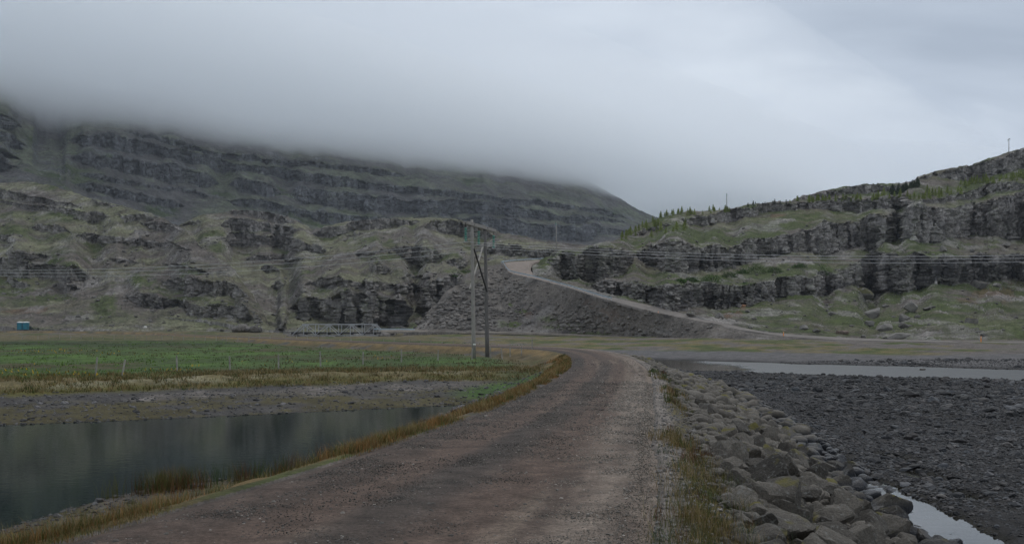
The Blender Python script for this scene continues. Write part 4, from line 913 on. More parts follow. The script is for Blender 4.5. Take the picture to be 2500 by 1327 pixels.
# -- truss bridge
BD = 258.0; px = BD / F
bx0, bx1 = (713 - 1250) * px, (941 - 1250) * px; zb0 = EYE + (HZ - 818.5) * px; zt = EYE + (HZ - 791) * px
br = thing('truss_bridge', 'grey steel truss bridge with dark deck below the cliff', 'bridge', ((bx0 + bx1) / 2, BD, zb0))
cx = (bx0 + bx1) / 2; pw = (bx1 - bx0) / 8
N = lambda i: bx0 + pw * i - cx
for dy in (0.0, 4.4):
    side = link('truss', None, br)
    side.location = (0, dy, 0); hh = zt - zb0
    part('top_chord', MB().bar((N(1), 0, hh), (N(7), 0, hh), 0.28, 0.24), m_truss, side)
    part('bottom_chord', MB().bar((N(0), 0, 0), (N(8), 0, 0), 0.22, 0.16), m_truss, side)
    part('end_post', MB().bar((N(0), 0, 0.1), (N(1), 0, hh), 0.24, 0.22), m_truss, side)
    part('end_post', MB().bar((N(8), 0, 0.1), (N(7), 0, hh), 0.24, 0.22), m_truss, side)
    for i in range(1, 8):
        part('vertical', MB().bar((N(i), 0, 0.05), (N(i), 0, hh - 0.1), 0.16, 0.16), m_truss, side)
    for a, b in ((1, 2), (3, 2), (3, 4), (5, 4), (5, 6), (7, 6)):
        part('diagonal', MB().bar((N(a), 0.03, hh - 0.1), (N(b), 0.03, 0.12), 0.15, 0.15), m_truss, side)
    for i in (1, 3, 5, 7):
        part('gusset', MB().box((N(i), -0.10, hh - 0.12), (0.9, 0.05, 0.42)), m_truss, side)
part('deck', MB().box((0, 2.2, 0.72), (bx1 - bx0 + 1.0, 4.2, 0.34)), m_dark, br, label='dark timber deck')
for i in range(9):
    part('floor_beam', MB().box((N(i), 2.2, 0.40), (0.25, 4.3, 0.30)), m_dark, br)
for sgn, xx in ((-1, bx0 - cx - 1.2), (1, bx1 - cx + 1.1)):
    part('abutment', MB().box((xx, 2.2, -0.9), (2.0, 5.6, 3.0)), m_conc, br, label='grey concrete abutment')
part('wing_rail', MB().bar((N(0) - 2.6, -0.4, -0.45), (N(0) - 0.3, 0, 0.75), 0.18, 0.16), m_truss, br)

# -- portable toilets and picnic table at the lay-by
for k, (u, lab) in enumerate(((50, 'left one of two teal portable toilets with white roof'), (63.2, 'right one of two teal portable toilets, next to the picnic table'))):
    D = 290; p = Vector(P(u, 804.2, D)); t = thing('portable_toilet', lab, 'toilet', p, 'portable toilets at the lay-by', 0.05)
    w, h = 1.42, 2.05
    part('body', MB().box((0, 0, h / 2), (w, 1.3, h)), m_toilet, t)
    part('door', MB().box((0.02, -0.67, h / 2 - 0.03), (w * 0.74, 0.05, h * 0.9)), m_toilet, t)
    for sx in (-1, 1): part('corner_post', MB().box((sx * w * 0.47, -0.66, h / 2), (0.10, 0.08, h)), m_door, t)
    rf = MB(); ring = []
    for sz, (a, b) in ((0, (0.76, 0.70)), (0.10, (0.76, 0.70)), (0.22, (0.55, 0.5)), (0.27, (0.25, 0.25))):
        ring.append([(i * a, j * b, h + sz) for i, j in ((-1, -1), (1, -1), (1, 1), (-1, 1))])
    for a in ring: rf.v += a
    for q in range(3):
        for k2 in range(4): rf.f.append((q * 4 + k2, q * 4 + (k2 + 1) % 4, q * 4 + 4 + (k2 + 1) % 4, q * 4 + 4 + k2))
    rf.f.append((12, 13, 14, 15))
    part('roof', rf, m_roof, t, label='white domed roof')
    part('skid', MB().box((0, 0, -0.06), (w, 1.35, 0.16)), m_dark, t)
p = Vector(P(86, 806, 288)); t = thing('picnic_table', 'low dark picnic table standing beside the teal toilets', 'table', p, None, 0.1)
for j in range(4): part('top_board', MB().box((0, -0.33 + 0.22 * j, 0.74), (2.0, 0.19, 0.05)), m_table, t)
for s in (-1, 1):
    part('bench', MB().box((0, s * 0.8, 0.45), (2.0, 0.28, 0.06)), m_table, t)
    part('leg', MB().bar((s * 0.75, -0.75, 0), (s * 0.75, -0.2, 0.72), 0.1, 0.1), m_table, t)
    part('leg', MB().bar((s * 0.75, 0.75, 0), (s * 0.75, 0.2, 0.72), 0.1, 0.1), m_table, t)
    part('cross_bar', MB().bar((s * 0.75, -0.9, 0.4), (s * 0.75, 0.9, 0.4), 0.08, 0.1), m_table, t)
p = Vector(P(74, 804.5, 289)); t = thing('waste_bin', 'small dark waste bin between picnic table and right toilet', 'bin', p)
part('body', MB().tube([(0, 0, 0), (0, 0, 0.95)], [0.32, 0.36], 12), m_table, t, True)
part('lid', MB().tube([(0, 0, 0.95), (0, 0, 1.02), (0, 0, 1.1)], [0.40, 0.40, 0.2], 12), m_table, t, True)
# ---------------------------------------------------------------- rocks
def ico(sub):
    bm = bmesh.new(); bmesh.ops.create_icosphere(bm, subdivisions=sub, radius=1.0)
    v = np.array([x.co[:] for x in bm.verts]); f = np.array([[y.index for y in x.verts] for x in bm.faces]); bm.free()
    return v, f
ICO = {k: ico(k) for k in (1, 2, 3, 4)}
def rock_shape(seed, sub=3, planes=13, hard=16.0, rough=0.05):
    """a boulder: a sphere cut by random planes, with soft arrises and a little surface noise"""
    r = np.random.default_rng(seed); v, f = ICO[sub]
    n = r.normal(size=(planes, 3)); n /= np.linalg.norm(n, axis=1, keepdims=True); d = r.uniform(0.72, 1.0, planes)
    if hard > 40:      # quarried block: three jittered face pairs, corners knocked off
        q, _ = np.linalg.qr(r.normal(size=(3, 3))); bx_ = np.concatenate([q, -q]) + r.normal(0, 0.16, (6, 3)); bx_ /= np.linalg.norm(bx_, axis=1, keepdims=True)
        n = np.concatenate([bx_, n]); d = np.concatenate([r.uniform(0.55, 0.85, 6), d])
    dots = v @ n.T
    rad = 1.0 / (np.sum(np.maximum(dots / d, 0.02) ** hard, 1) ** (1 / hard))
    rad = np.clip(rad, 0.3, 1.25)
    p = v * rad[:, None]
    p *= (1 + rough * fbm(p[:, 0] * 2.2 + seed, p[:, 1] * 2.2, p[:, 2] * 2.2, 3, seed % 50))[:, None]
    return p / np.abs(p).max(0), f

def mat_rock(name, base, moss=0.62, wet_z=None, mosscol=(0.155, 0.135, 0.020), var=0.35, scale=3.0):
    m, t, b = nmat(name)
    oi = t.nodes.new('ShaderNodeObjectInfo'); ge = t.nodes.new('ShaderNodeNewGeometry'); tc = t.nodes.new('ShaderNodeTexCoord')
    pos = ge.outputs['Position']
    rgb = t.nodes.new('ShaderNodeRGB'); rgb.outputs[0].default_value = (*[x * 1.1 * k for x, k in zip(base, (1.06, 1.0, 0.92))], 1)
    c = mul_col(t, rgb.outputs[0], maprange(t, oi.outputs['Random'], 0, 1, 1 - var, 1 + var).outputs[0])
    n1 = tnoise(t, scale, 6, 0.65, pos); c = mul_col(t, c, maprange(t, n1.outputs['Fac'], 0.3, 0.7, 0.65, 1.35).outputs[0])
    n2 = tnoise(t, scale * 13, 5, 0.75, pos); c = mul_col(t, c, maprange(t, n2.outputs['Fac'], 0.3, 0.7, 0.58, 1.42).outputs[0])
    def mixc(c1, col, fac):
        m_ = t.nodes.new('ShaderNodeMix'); m_.data_type = 'RGBA'; t.links.new(fac, m_.inputs[0]); t.links.new(c1, m_.inputs[6]); m_.inputs[7].default_value = (*col, 1); return m_.outputs[2]
    lich = tnoise(t, scale * 5, 3, 0.6, pos)
    c = mixc(c, (0.24, 0.235, 0.21), maprange(t, lich.outputs['Fac'], 0.56, 0.70, 0, 0.6).outputs[0])
    if moss < 1:
        sp = t.nodes.new('ShaderNodeSeparateXYZ'); t.links.new(ge.outputs['Normal'], sp.inputs[0])
        nm = tnoise(t, 1.1, 4, 0.6, pos)
        a = maprange(t, nm.outputs['Fac'], moss, moss + 0.06, 0, 1); u = maprange(t, sp.outputs['Z'], 0.25, 0.6, 0, 1)
        mu = t.nodes.new('ShaderNodeMath'); mu.operation = 'MULTIPLY'; t.links.new(a.outputs[0], mu.inputs[0]); t.links.new(u.outputs[0], mu.inputs[1])
        c = mixc(c, mosscol, mu.outputs[0])
    b.inputs['Roughness'].default_value = 0.88; b.inputs['Specular IOR Level'].default_value = 0.3
    if wet_z is not None:
        sz = t.nodes.new('ShaderNodeSeparateXYZ'); t.links.new(pos, sz.inputs[0])
        w = maprange(t, sz.outputs['Z'], wet_z, wet_z + 0.16, 1, 0)
        c = mixc(c, (0.020, 0.020, 0.023), w.outputs[0])
        t.links.new(maprange(t, w.outputs[0], 0, 1, 0.88, 0.35).outputs[0], b.inputs['Roughness'])
    t.links.new(c, b.inputs['Base Color'])
    nb = tnoise(t, scale * 6, 6, 0.7, pos); bp = t.nodes.new('ShaderNodeBump'); bp.inputs['Distance'].default_value = 0.05 / scale * 3.0
    t.links.new(nb.outputs['Fac'], bp.inputs['Height']); t.links.new(bp.outputs[0], b.inputs['Normal'])
    return m
m_riprap = mat_rock('riprap_stone', (0.084, 0.077, 0.068), 0.58, -1.46, (0.13, 0.112, 0.032), var=0.5)
m_talus = mat_rock('talus_stone', (0.128, 0.120, 0.114), 1.0, None, scale=1.2)
m_boulder = mat_rock('hill_boulder_stone', (0.150, 0.145, 0.138), 0.62, None, (0.075, 0.080, 0.03), scale=0.9)
m_river = mat_rock('river_stone', (0.060, 0.060, 0.064), 1.0, None, scale=4.0)

def scatter(pts, seed, mat, name, sub=1, nproto=6, hard=10):
    """pts: (x, y, z, sx, sy, sz, yaw, tilt) -> one mesh of many small stones"""
    r = np.random.default_rng(seed); protos = [rock_shape(seed * 10 + k, sub, 9, hard, 0.04) for k in range(nproto)]
    Vs, Fs, n = [], [], 0
    for i, (x, y, z, sx, sy, sz, yaw, tilt) in enumerate(pts):
        v, f = protos[i % nproto]
        w = v * (sx, sy, sz); ca, sa, cb, sb = math.cos(yaw), math.sin(yaw), math.cos(tilt), math.sin(tilt)
        w = np.stack([w[:, 0], w[:, 1] * cb - w[:, 2] * sb, w[:, 1] * sb + w[:, 2] * cb], -1)
        w = np.stack([w[:, 0] * ca - w[:, 1] * sa, w[:, 0] * sa + w[:, 1] * ca, w[:, 2]], -1) + (x, y, z)
        Vs.append(w); Fs.append(f + n); n += len(v)
    return mesh_np(name, np.concatenate(Vs), np.concatenate(Fs), None, sub > 1, mat)

# -- riprap along the road
def edge_at(Y): return np.interp(Y, RRs[:72, 1], RRs[:72, 0])
R = np.random.default_rng(21)
placed = []
def darts(n, rlo, rhi, lo, hi, ymin, ymax, gap):
    for _ in range(n):
        y = ymin * (ymax / ymin) ** R.random(); d = R.uniform(lo, hi + 0.5 * (y < 14)); rr = R.uniform(rlo, rhi) * (1 + 0.25 * (d > 3.5)) * (1.0 if y < 45 else 1.15)
        x = edge_at(y) + d * 1.03
        if placed:
            a = np.array(placed)[:, :4]
            if np.any(np.hypot(a[:, 0] - x, a[:, 1] - y) < gap * (a[:, 2] + rr)): continue
        placed.append((x, y, rr, d))
darts(260, 0.25, 0.36, 1.2, 4.6, 6.5, 76, 0.90)
darts(4200, 0.15, 0.25, 0.95, 4.7, 6.5, 78, 0.84)
darts(8000, 0.085, 0.14, 0.75, 4.9, 6.5, 78, 0.80)
placed.sort(key=lambda p: (p[1] * 1.0) / p[2])
zz, _ = ground(np.array([p[0] for p in placed]), np.array([p[1] for p in placed]))
bank = thing('riprap_bank', 'bank of piled grey boulders with yellow moss sloping from the road to the river bed', 'embankment', (4.0, 12.0, 0.0))
protos = []
for k in range(14):
    v, f = rock_shape(300 + k, 4, 6, 110, 0.10)
    protos.append(mesh_np('rock', v, f, None, True, m_riprap)); protos[-1].set_sharp_from_angle(angle=math.radians(17))
small = []
for i, (x, y, rr, d) in enumerate(placed):
    sx, sy, sz = rr * R.uniform(0.95, 1.35), rr * R.uniform(0.8, 1.1), rr * R.uniform(0.55, 0.85)
    yaw = R.uniform(0, 6.28); z = zz[i] + sz * 0.34; tilt = R.uniform(-0.6, 0.6)
    if i < 300:
        link('rock', protos[i % 14], bank, loc=(x - 4.0, y - 12.0, z), rot=(tilt, R.uniform(0.1, 0.6), yaw), scale=(sx, sy, sz))
    else:
        small.append((x, y, z, sx, sy, sz, yaw, tilt))
n_big = len(small)
for _ in range(2600):
    y = 6.5 * (78 / 6.5) ** R.random(); d = R.uniform(0.6, 5.0); x = edge_at(y) + d; s = R.uniform(0.03, 0.09) * (1 if y < 30 else 1.6)
    small.append((x, y, None, s * 1.3, s, s * .7, R.uniform(0, 6), R.uniform(-.4, .4)))
sz_, _ = ground(np.array([p[0] for p in small]), np.array([p[1] for p in small]))
small = [(p[0], p[1], (sz_[i] + p[5] * 0.3 if p[2] is None else p[2])) + p[3:] for i, p in enumerate(small)]
for far_s in (scatter(small[:n_big], 5, m_riprap, 'small_rock', 2, 8, 44), scatter(small[n_big:], 6, m_riprap, 'small_rock', 1, 6, 12)):
    so = link('small_rock', far_s, bank, kind='stuff'); so.location = (-4.0, -12.0, 0)

# -- boulders lying on the right slope and ledges
def boulder(u, v, w, h, sheet_n, label, mat=None, seed=0, tiltz=0.0, name='boulder', flat=1.0, ground_pt=None):
    p = ground_pt if ground_pt is not None else on_sheet(sheet_n, u, min(v + h * 0.42, 834))
    k = p.y / F * 0.88; sx, szz = w * k / 2, h * k / 2
    vv, ff = rock_shape(900 + seed, 3, 9, 50, 0.07)
    bme = mesh_np(name, vv, ff, None, True, mat or m_boulder); bme.set_sharp_from_angle(angle=math.radians(24))
    o = link(name, bme, None, label, 'boulder', 'loose boulders', loc=(p.x, p.y - 0.2 * sx, p.z + szz * 0.55), rot=(0.15 * math.sin(seed), tiltz, 0.5 * math.sin(seed * 2.1)), scale=(sx, sx * 0.8, szz * 1.1))
    return o
m_bmoss = mat_rock('mossy_boulder_stone', (0.140, 0.135, 0.128), 0.40, None, (0.085, 0.080, 0.03), scale=0.9)
m_orange_rock = mat_rock('orange_boulder_stone', (0.36, 0.20, 0.12), 1.0, None, scale=0.9)
m_brick_rock = mat_rock('pinkish_boulder_stone', (0.21, 0.165, 0.145), 1.0, None, scale=0.9)
for i, b in enumerate([
 (2107, 712, 56, 34, 'big boulder with mossy brown top at the foot of the wet cliff', m_bmoss, 0),
 (2390, 694, 58, 24, 'long flat pale slab lying under the black wet cliff', None, -0.12),
 (2433, 693, 26, 12, 'small pale rock right of the long flat slab', None, 0),
 (2222, 746, 48, 36, 'large wedge shaped boulder in the middle of the green slope', None, -0.2),
 (2122, 766, 78, 24, 'long narrow rock tilted up to the right on the grass', None, -0.45),
 (2204, 775, 34, 26, 'dark pointed boulder just below the large wedge shaped one', None, 0.1),
 (2205, 792, 30, 20, 'grey block below the dark pointed boulder', None, 0),
 (2158, 792, 54, 26, 'broken dark rock pile on the slope above the road', None, -0.35),
 (2192, 812, 66, 18, 'low flat slab close to the road at the slope foot', None, -0.15),
 (2118, 790, 30, 20, 'angular rock left of the broken dark pile', None, 0.2),
 (1754, 772, 30, 24, 'pale cube like boulder beside the climbing road', None, -0.3),
 (1815, 748, 15, 8, 'small bright orange rock at the cliff foot', m_orange_rock, 0),
 (2054, 809, 38, 12, 'flat pinkish slab at the road edge', m_brick_rock, 0),
 (2030, 768, 26, 18, 'rough grey rock on the left part of the grassy slope', None, 0),
 (1962, 798, 26, 14, 'grey rock near the road left of the slabs', None, 0.1),
 (1990, 806, 26, 14, 'low grey rock just above the road near the flat pinkish slab', None, -0.3),
 (2370, 772, 40, 28, 'knobbly dark outcrop rock on the right grass slope', m_bmoss, 0),
 (2266, 788, 15, 10, 'small lone rock right of the slabs in the grass', None, 0),
 (2264, 750, 40, 10, 'pale flat rock right of the large wedge shaped boulder', None, -0.2),
 (2160, 745, 22, 12, 'paired pale rock above the long tilted rock', None, 0),
 (2300, 606, 22, 22, 'pale upright boulder on the ledge above the cables', None, 0),
 (2452, 598, 32, 15, 'white grey flat boulder on the upper right ledge', None, 0),
 (2372, 608, 18, 11, 'grey rock on the ledge between the two pale boulders', None, 0),
 (2480, 578, 34, 12, 'pale slab high at the right picture edge', None, 0),
 (1790, 650, 16, 14, 'pale rock on the green ledge between the cliffs', None, 0.4),
 (1690, 785, 30, 14, 'dark low rock touching the inner edge of the climbing road', None, 0)]):
    u, v, w, h, lab, mt, tl = b
    boulder(u, v, w, h, 'rock_hill', lab, mt, i, tl)

# -- stones in the river bed and round the pond
def stone_on_ground(u, v, z, w, h, label, seed, mat):
    D = F * (EYE - z) / (v - HZ); x = (u - 1250) / F * D; p = Vector((x, D, max(gz(x, D), -1.66)))
    boulder(u, v, w, h, None, label, mat, seed, ground_pt=p, name='stone')
stone_on_ground(2288, 1326, -1.62, 70, 42, 'smooth grey stone standing in the bright water at bottom right', 40, m_river)
stone_on_ground(2052, 872, -1.1, 16, 9, 'lone rounded stone on the far gravel beach', 41, m_boulder)
stone_on_ground(2251, 893, -1.3, 16, 9, 'lone stone at the far edge of the stream', 42, m_boulder)
stone_on_ground(2436, 952, -1.5, 22, 13, 'dark stone in the river gravel near the right edge', 43, m_river)
stone_on_ground(1885, 932, -1.5, 14, 8, 'dark stone just before the stream in the gravel bed', 44, m_river)
stone_on_ground(242, 1222, -1.28, 30, 16, 'dark stone at the near pond shore', 45, m_river)
stone_on_ground(336, 1010, -1.25, 18, 9, 'dark stone on the far pond shore', 46, m_river)
stone_on_ground(1068, 970, -1.2, 20, 9, 'dark stone on the far shore near the road', 47, m_river)
stone_on_ground(470, 1188, -1.22, 34, 14, 'flat dark stone at the pond edge below the grass', 48, m_river)
q = P(355, 801, 298); boulder(355, 800, 9, 9, None, 'small white stone at the hill foot by the lay-by road', mat_rock('white_stone', (0.45, 0.45, 0.44), 1.0), 49, ground_pt=Vector(q), name='stone')

# -- talus on the fill slope
R = np.random.default_rng(33); tal = []
def talus(n, poly, slo, shi, pw=2.0):
    us, vs = [p[0] for p in poly], [p[1] for p in poly]; c = 0
    while c < n:
        u, v = R.uniform(min(us), max(us)), R.uniform(min(vs), max(vs))
        if poly_dist(np.array([u]), np.array([v]), poly)[0] > 0: continue
        c += 1; p = on_sheet('fill_slope', u, v); s = slo + (shi - slo) * R.random() ** pw
        tal.append((p.x, p.y, p.z + s * 0.2, s * R.uniform(.8, 1.5), s * R.uniform(.6, 1.0), s * R.uniform(.4, .8), R.uniform(0, 6.28), R.uniform(-.5, .5)))
talus(520, [(1005, 803), (1060, 748), (1130, 690), (1170, 690), (1200, 740), (1215, 806)], 0.25, 1.1)
talus(240, [(1150, 670), (1215, 650), (1290, 700), (1260, 780), (1190, 770)], 0.2, 0.8)
talus(260, [(1340, 770), (1420, 745), (1520, 790), (1640, 822), (1480, 814), (1350, 800)], 0.22, 0.85)
talus(380, [(1200, 660), (1500, 740), (1800, 815), (1500, 816), (1200, 805)], 0.15, 0.55)
tal.sort(key=lambda p: -p[3] * p[5])
talo = link('talus_slope', None, None, 'grey broken rocks heaped on the fill slope left of the climbing road', 'talus')
tp = []
for k in range(8):
    v, f = rock_shape(500 + k, 2, 8, 22, 0.04); tp.append(mesh_np('stone', v, f, None, False, m_talus))
for i, (x, y, z, sx, sy, sz2, yaw, tilt) in enumerate(tal[:300]):
    link('stone', tp[i % 8], talo, loc=(x, y, z), rot=(tilt, 0, yaw), scale=(sx, sy, sz2))
link('small_stone', scatter(tal[300:], 9, m_talus, 'small_stone', 1, 6, 12), talo, kind='stuff')
# rocks in the channel under the bridge and beside it
R = np.random.default_rng(34); chn = []
for _ in range(150):
    x, y = R.uniform(-57, -31), R.uniform(246, 282); s = 0.35 + 1.0 * R.random() ** 2
    chn.append((x, y, gz(x, y) + s * .25, s * 1.3, s, s * .75, R.uniform(0, 6), R.uniform(-.4, .4)))
for _ in range(26):
    x, y = (R.uniform(565, 630) - 1250) / F * 284, R.uniform(281, 289); s = R.uniform(0.5, 1.5)
    chn.append((x, y, gz(x, y) + s * R.uniform(0.2, 1.0), s * 1.2, s, s * .9, R.uniform(0, 6), R.uniform(-.4, .4)))
chn.sort(key=lambda p: -p[3])
rp = link('channel_rocks', None, None, 'grey rocks in the stream channel under the truss bridge', 'rock pile')
for i, (x, y, z, sx, sy, sz2, yaw, tilt) in enumerate(chn):
    link('rock', tp[i % 8], rp, loc=(x, y, z), rot=(tilt, 0, yaw), scale=(sx, sy, sz2))
# loose stones over the hills
R = np.random.default_rng(35); ls = []
for name, n, (ua, ub), slo, shi in (('rock_hill', 1500, (1330, 2600), 0.12, 0.75), ('left_hill', 900, (-100, 640), 0.2, 1.0), ('centre_hills', 800, (420, 1250), 0.2, 1.0)):
    sh = SHEETS[name]
    for _ in range(n):
        u = R.uniform(ua, ub); i = int(np.searchsorted(sh['us'], u)); i = min(i, len(sh['us']) - 1)
        t = R.uniform(0.01, 0.85); v = sh['vb'][i] + (sh['vt'][i] - sh['vb'][i]) * t; p = on_sheet(name, u, v); s = slo + (shi - slo) * R.random() ** 4
        ls.append((p.x, p.y, p.z + s * .2, s * R.uniform(.9, 1.5), s, s * R.uniform(.5, .9), R.uniform(0, 6), R.uniform(-.4, .4)))
link('loose_stones', scatter(ls, 11, m_boulder, 'loose_stones', 1, 6, 12), None, 'loose grey stones strewn over the hillsides', kind='stuff')

# -- pebbles: one object per spread, instanced from points
def mat_pebble(name, rough=0.75):
    m, t, b = nmat(name)
    at = t.nodes.new('ShaderNodeAttribute'); at.attribute_type = 'INSTANCER'; at.attribute_name = 'pcol'
    ge = t.nodes.new('ShaderNodeNewGeometry'); n = tnoise(t, 40, 4, 0.6, ge.outputs['Position'])
    t.links.new(mul_col(t, at.outputs['Color'], maprange(t, n.outputs['Fac'], .3, .7, .75, 1.25).outputs[0]), b.inputs['Base Color'])
    b.inputs['Roughness'].default_value = rough; b.inputs['Specular IOR Level'].default_value = 0.35
    return m
m_pebble = mat_pebble('pebble_stone')
def pebbles(name, label, XYZ, scl, rot, col, seed=0, mat=m_pebble):
    me = bpy.data.meshes.new(name); me.vertices.add(len(XYZ)); me.vertices.foreach_set('co', np.asarray(XYZ, np.float32).ravel())
    for nm, arr in (('scl', scl), ('rot', rot)):
        a = me.attributes.new(nm, 'FLOAT_VECTOR', 'POINT'); a.data.foreach_set('vector', np.asarray(arr, np.float32).ravel())
    a = me.attributes.new('pcol', 'FLOAT_COLOR', 'POINT'); c4 = np.ones((len(XYZ), 4), np.float32); c4[:, :3] = np.asarray(col) * ALB; a.data.foreach_set('color', c4.ravel())
    o = link(name, me, None, label, kind='stuff')
    g = bpy.data.node_groups.new(name + '_nodes', 'GeometryNodeTree')
    g.interface.new_socket('Geometry', in_out='INPUT', socket_type='NodeSocketGeometry'); g.interface.new_socket('Geometry', in_out='OUTPUT', socket_type='NodeSocketGeometry')
    gi, go = g.nodes.new('NodeGroupInput'), g.nodes.new('NodeGroupOutput')
    m2p = g.nodes.new('GeometryNodeMeshToPoints'); g.links.new(gi.outputs[0], m2p.inputs[0])
    join = g.nodes.new('GeometryNodeGeometryToInstance')
    for k in range(3):
        ic = g.nodes.new('GeometryNodeMeshIcoSphere'); ic.inputs['Subdivisions'].default_value = 2
        po = g.nodes.new('GeometryNodeInputPosition'); nz_ = g.nodes.new('ShaderNodeTexNoise'); nz_.noise_dimensions = '4D'
        nz_.inputs['W'].default_value = seed + 3.7 * k; nz_.inputs['Scale'].default_value = 0.9; nz_.inputs['Detail'].default_value = 1
        sub = g.nodes.new('ShaderNodeVectorMath'); sub.operation = 'SUBTRACT'; sub.inputs[1].default_value = (0.5, 0.5, 0.5)
        mu = g.nodes.new('ShaderNodeVectorMath'); mu.operation = 'SCALE'; mu.inputs['Scale'].default_value = 1.5
        sp = g.nodes.new('GeometryNodeSetPosition'); sm = g.nodes.new('GeometryNodeSetMaterial'); sm.inputs['Material'].default_value = mat
        g.links.new(po.outputs[0], nz_.inputs['Vector']); g.links.new(nz_.outputs['Color'], sub.inputs[0]); g.links.new(sub.outputs[0], mu.inputs[0])
        g.links.new(ic.outputs['Mesh'], sp.inputs['Geometry']); g.links.new(mu.outputs[0], sp.inputs['Offset'])
        g.links.new(sp.outputs[0], sm.inputs['Geometry']); g.links.new(sm.outputs[0], join.inputs[0])
    iop = g.nodes.new('GeometryNodeInstanceOnPoints'); iop.inputs['Pick Instance'].default_value = True
    g.links.new(m2p.outputs[0], iop.inputs['Points']); g.links.new(join.outputs[0], iop.inputs['Instance'])
    for nm, sock in (('scl', 'Scale'), ('rot', 'Rotation')):
        na_ = g.nodes.new('GeometryNodeInputNamedAttribute'); na_.data_type = 'FLOAT_VECTOR'; na_.inputs['Name'].default_value = nm
        g.links.new(na_.outputs[0], iop.inputs[sock])
    g.links.new(iop.outputs[0], go.inputs[0])
    md = o.modifiers.new('stones', 'NODES'); md.node_group = g
    return o
def peb_arrays(X, Y, Z, s, R, flat=0.55):
    n = len(X)
    scl = np.stack([s * R.uniform(.8, 1.4, n), s * R.uniform(.7, 1.1, n), s * flat * R.uniform(.7, 1.3, n)], -1)
    rot = np.stack([R.uniform(-.35, .35, n), R.uniform(-.35, .35, n), R.uniform(0, 6.28, n)], -1)
    return np.stack([X, Y, Z + 0.25 * s * flat], -1), scl, rot
# river bed
R = np.random.default_rng(51); n = 95000
Y = 11 * (100 / 11) ** (R.random(n) ** 0.9); X = R.uniform(0.02, 0.60, n) * Y + R.uniform(0, 3, n)
Z, mm = ground(X, Y); keep = (mm['riv'] < 0) & (mm['dr'] > 4.3) & (Z > -1.66) & (mm['q'] < 150)
X, Y, Z = X[keep], Y[keep], Z[keep]; n = len(X)
zn = noise(X / 4.5, Y / 7, 0, 77) + 0.5 * noise(X / 1.5, Y / 2.5, 0, 78)
s = (0.016 + 0.042 * R.random(n) ** 2.5 + 0.09 * (R.random(n) < 0.015)) * np.clip(Y / 26, 0.65, 2.0) * (1 + 0.5 * zn)
g_ = 0.055 * (0.45 + 1.25 * R.random(n) ** 1.6) + 0.10 * (R.random(n) < 0.07) * R.random(n); tn = R.uniform(-.08, .08, n); g_ = g_ * (1 + 0.35 * noise(X / 6, Y / 11, 3, 79))
g_ = np.where(Z < -1.60, g_ * 0.6, g_)
pebbles('river_bed_stones', 'dark grey stones covering the dry river bed', *peb_arrays(X, Y, Z, s, R), np.stack([g_ * (1 + tn), g_, g_ * (1.06 - tn)], -1))
# pond beaches
R = np.random.default_rng(52); n = 26000
Y = 12 * (52 / 12) ** R.random(n); X = -R.uniform(-0.06, 0.62, n) * Y
Z, mm = ground(X, Y); keep = (mm['riv'] > 0) & (mm['dr'] > 1.3) & (Z > -1.33) & (mm['dp'] + 2 * noise(X / 2.2, Y / 2.2, 0, 5) < 11) & ((Y > 30) | (mm['dp'] < 1.2 + 1.2 * noise(X, Y, 0, 6)))
X, Y, Z, dpk = X[keep], Y[keep], Z[keep], mm['dp'][keep]; n = len(X)
keep = (R.random(n) < np.interp(dpk, [0, 1, 4, 6, 9, 11], [1, .7, .35, 1, .9, .3])); X, Y, Z = X[keep], Y[keep], Z[keep]; n = len(X)
s = (0.02 + 0.05 * R.random(n) ** 2 + 0.08 * (R.random(n) < 0.02)) * np.where(Y < 26, 0.6, 1.0)
g_ = 0.10 * (0.4 + 1.5 * R.random(n) ** 1.5) * np.where(Y < 26, 0.7, 1.0)
pebbles('pond_beach_stones', 'small grey stones along the pond shores', *peb_arrays(X, Y, Z, s, R), np.stack([g_ * 1.02, g_, g_ * 1.03], -1))
# gravel on the road
R = np.random.default_rng(53); n = 26000
Y = 7.0 * (60 / 7.0) ** (R.random(n) ** 1.1); t_ = R.random(n); lx = np.interp(Y, RLs[:72, 1], RLs[:72, 0]); rx = np.interp(Y, RRs[:72, 1], RRs[:72, 0])
w_ = np.interp(t_, [0, .08, .17, .24, .37, .43, .53, .59, .72, .8, 1], [1, 1, .9, .3, .25, .8, .85, .35, .3, .45, .8]); keep = R.random(n) < w_
Y, t_, lx, rx = Y[keep], t_[keep], lx[keep], rx[keep]; n = len(Y); X = lx * (1 - t_) + rx * t_
Z = 0.03 * (1 - (2 * t_ - 1) ** 2) - 0.022 * (np.exp(-((t_ - .3) / .09) ** 2) + np.exp(-((t_ - .64) / .09) ** 2)) - 0.1 * (1 - sstep(0, .07, np.minimum(t_, 1 - t_)))
s = (0.006 + 0.010 * R.random(n) ** 2 + 0.014 * (R.random(n) < 0.02)) * np.clip(Y / 16, 0.9, 1.4)
br_ = np.where(R.random(n) < 0.15, 0.26, 0.10) * R.uniform(.6, 1.3, n) * np.where(t_ > .72, 1.5, 1.0)
pebbles('road_gravel', 'loose gravel scattered over the road', *peb_arrays(X, Y, Z, s, R, 0.7), np.stack([br_ * 1.09, br_, br_ * .90], -1))
R = np.random.default_rng(55); n = 90000
Y = 6.8 * (34 / 6.8) ** (R.random(n) ** 1.2); t_ = R.random(n); lx = np.interp(Y, RLs[:72, 1], RLs[:72, 0]); rx = np.interp(Y, RRs[:72, 1], RRs[:72, 0])
keep = R.random(n) < np.interp(t_ + 0.05 * noise(Y / 3, t_ * 8, 0, 5), [0, .17, .24, .37, .43, .53, .59, .72, .8, 1], [1, 1, .35, .3, .9, .9, .4, .4, .9, 1])
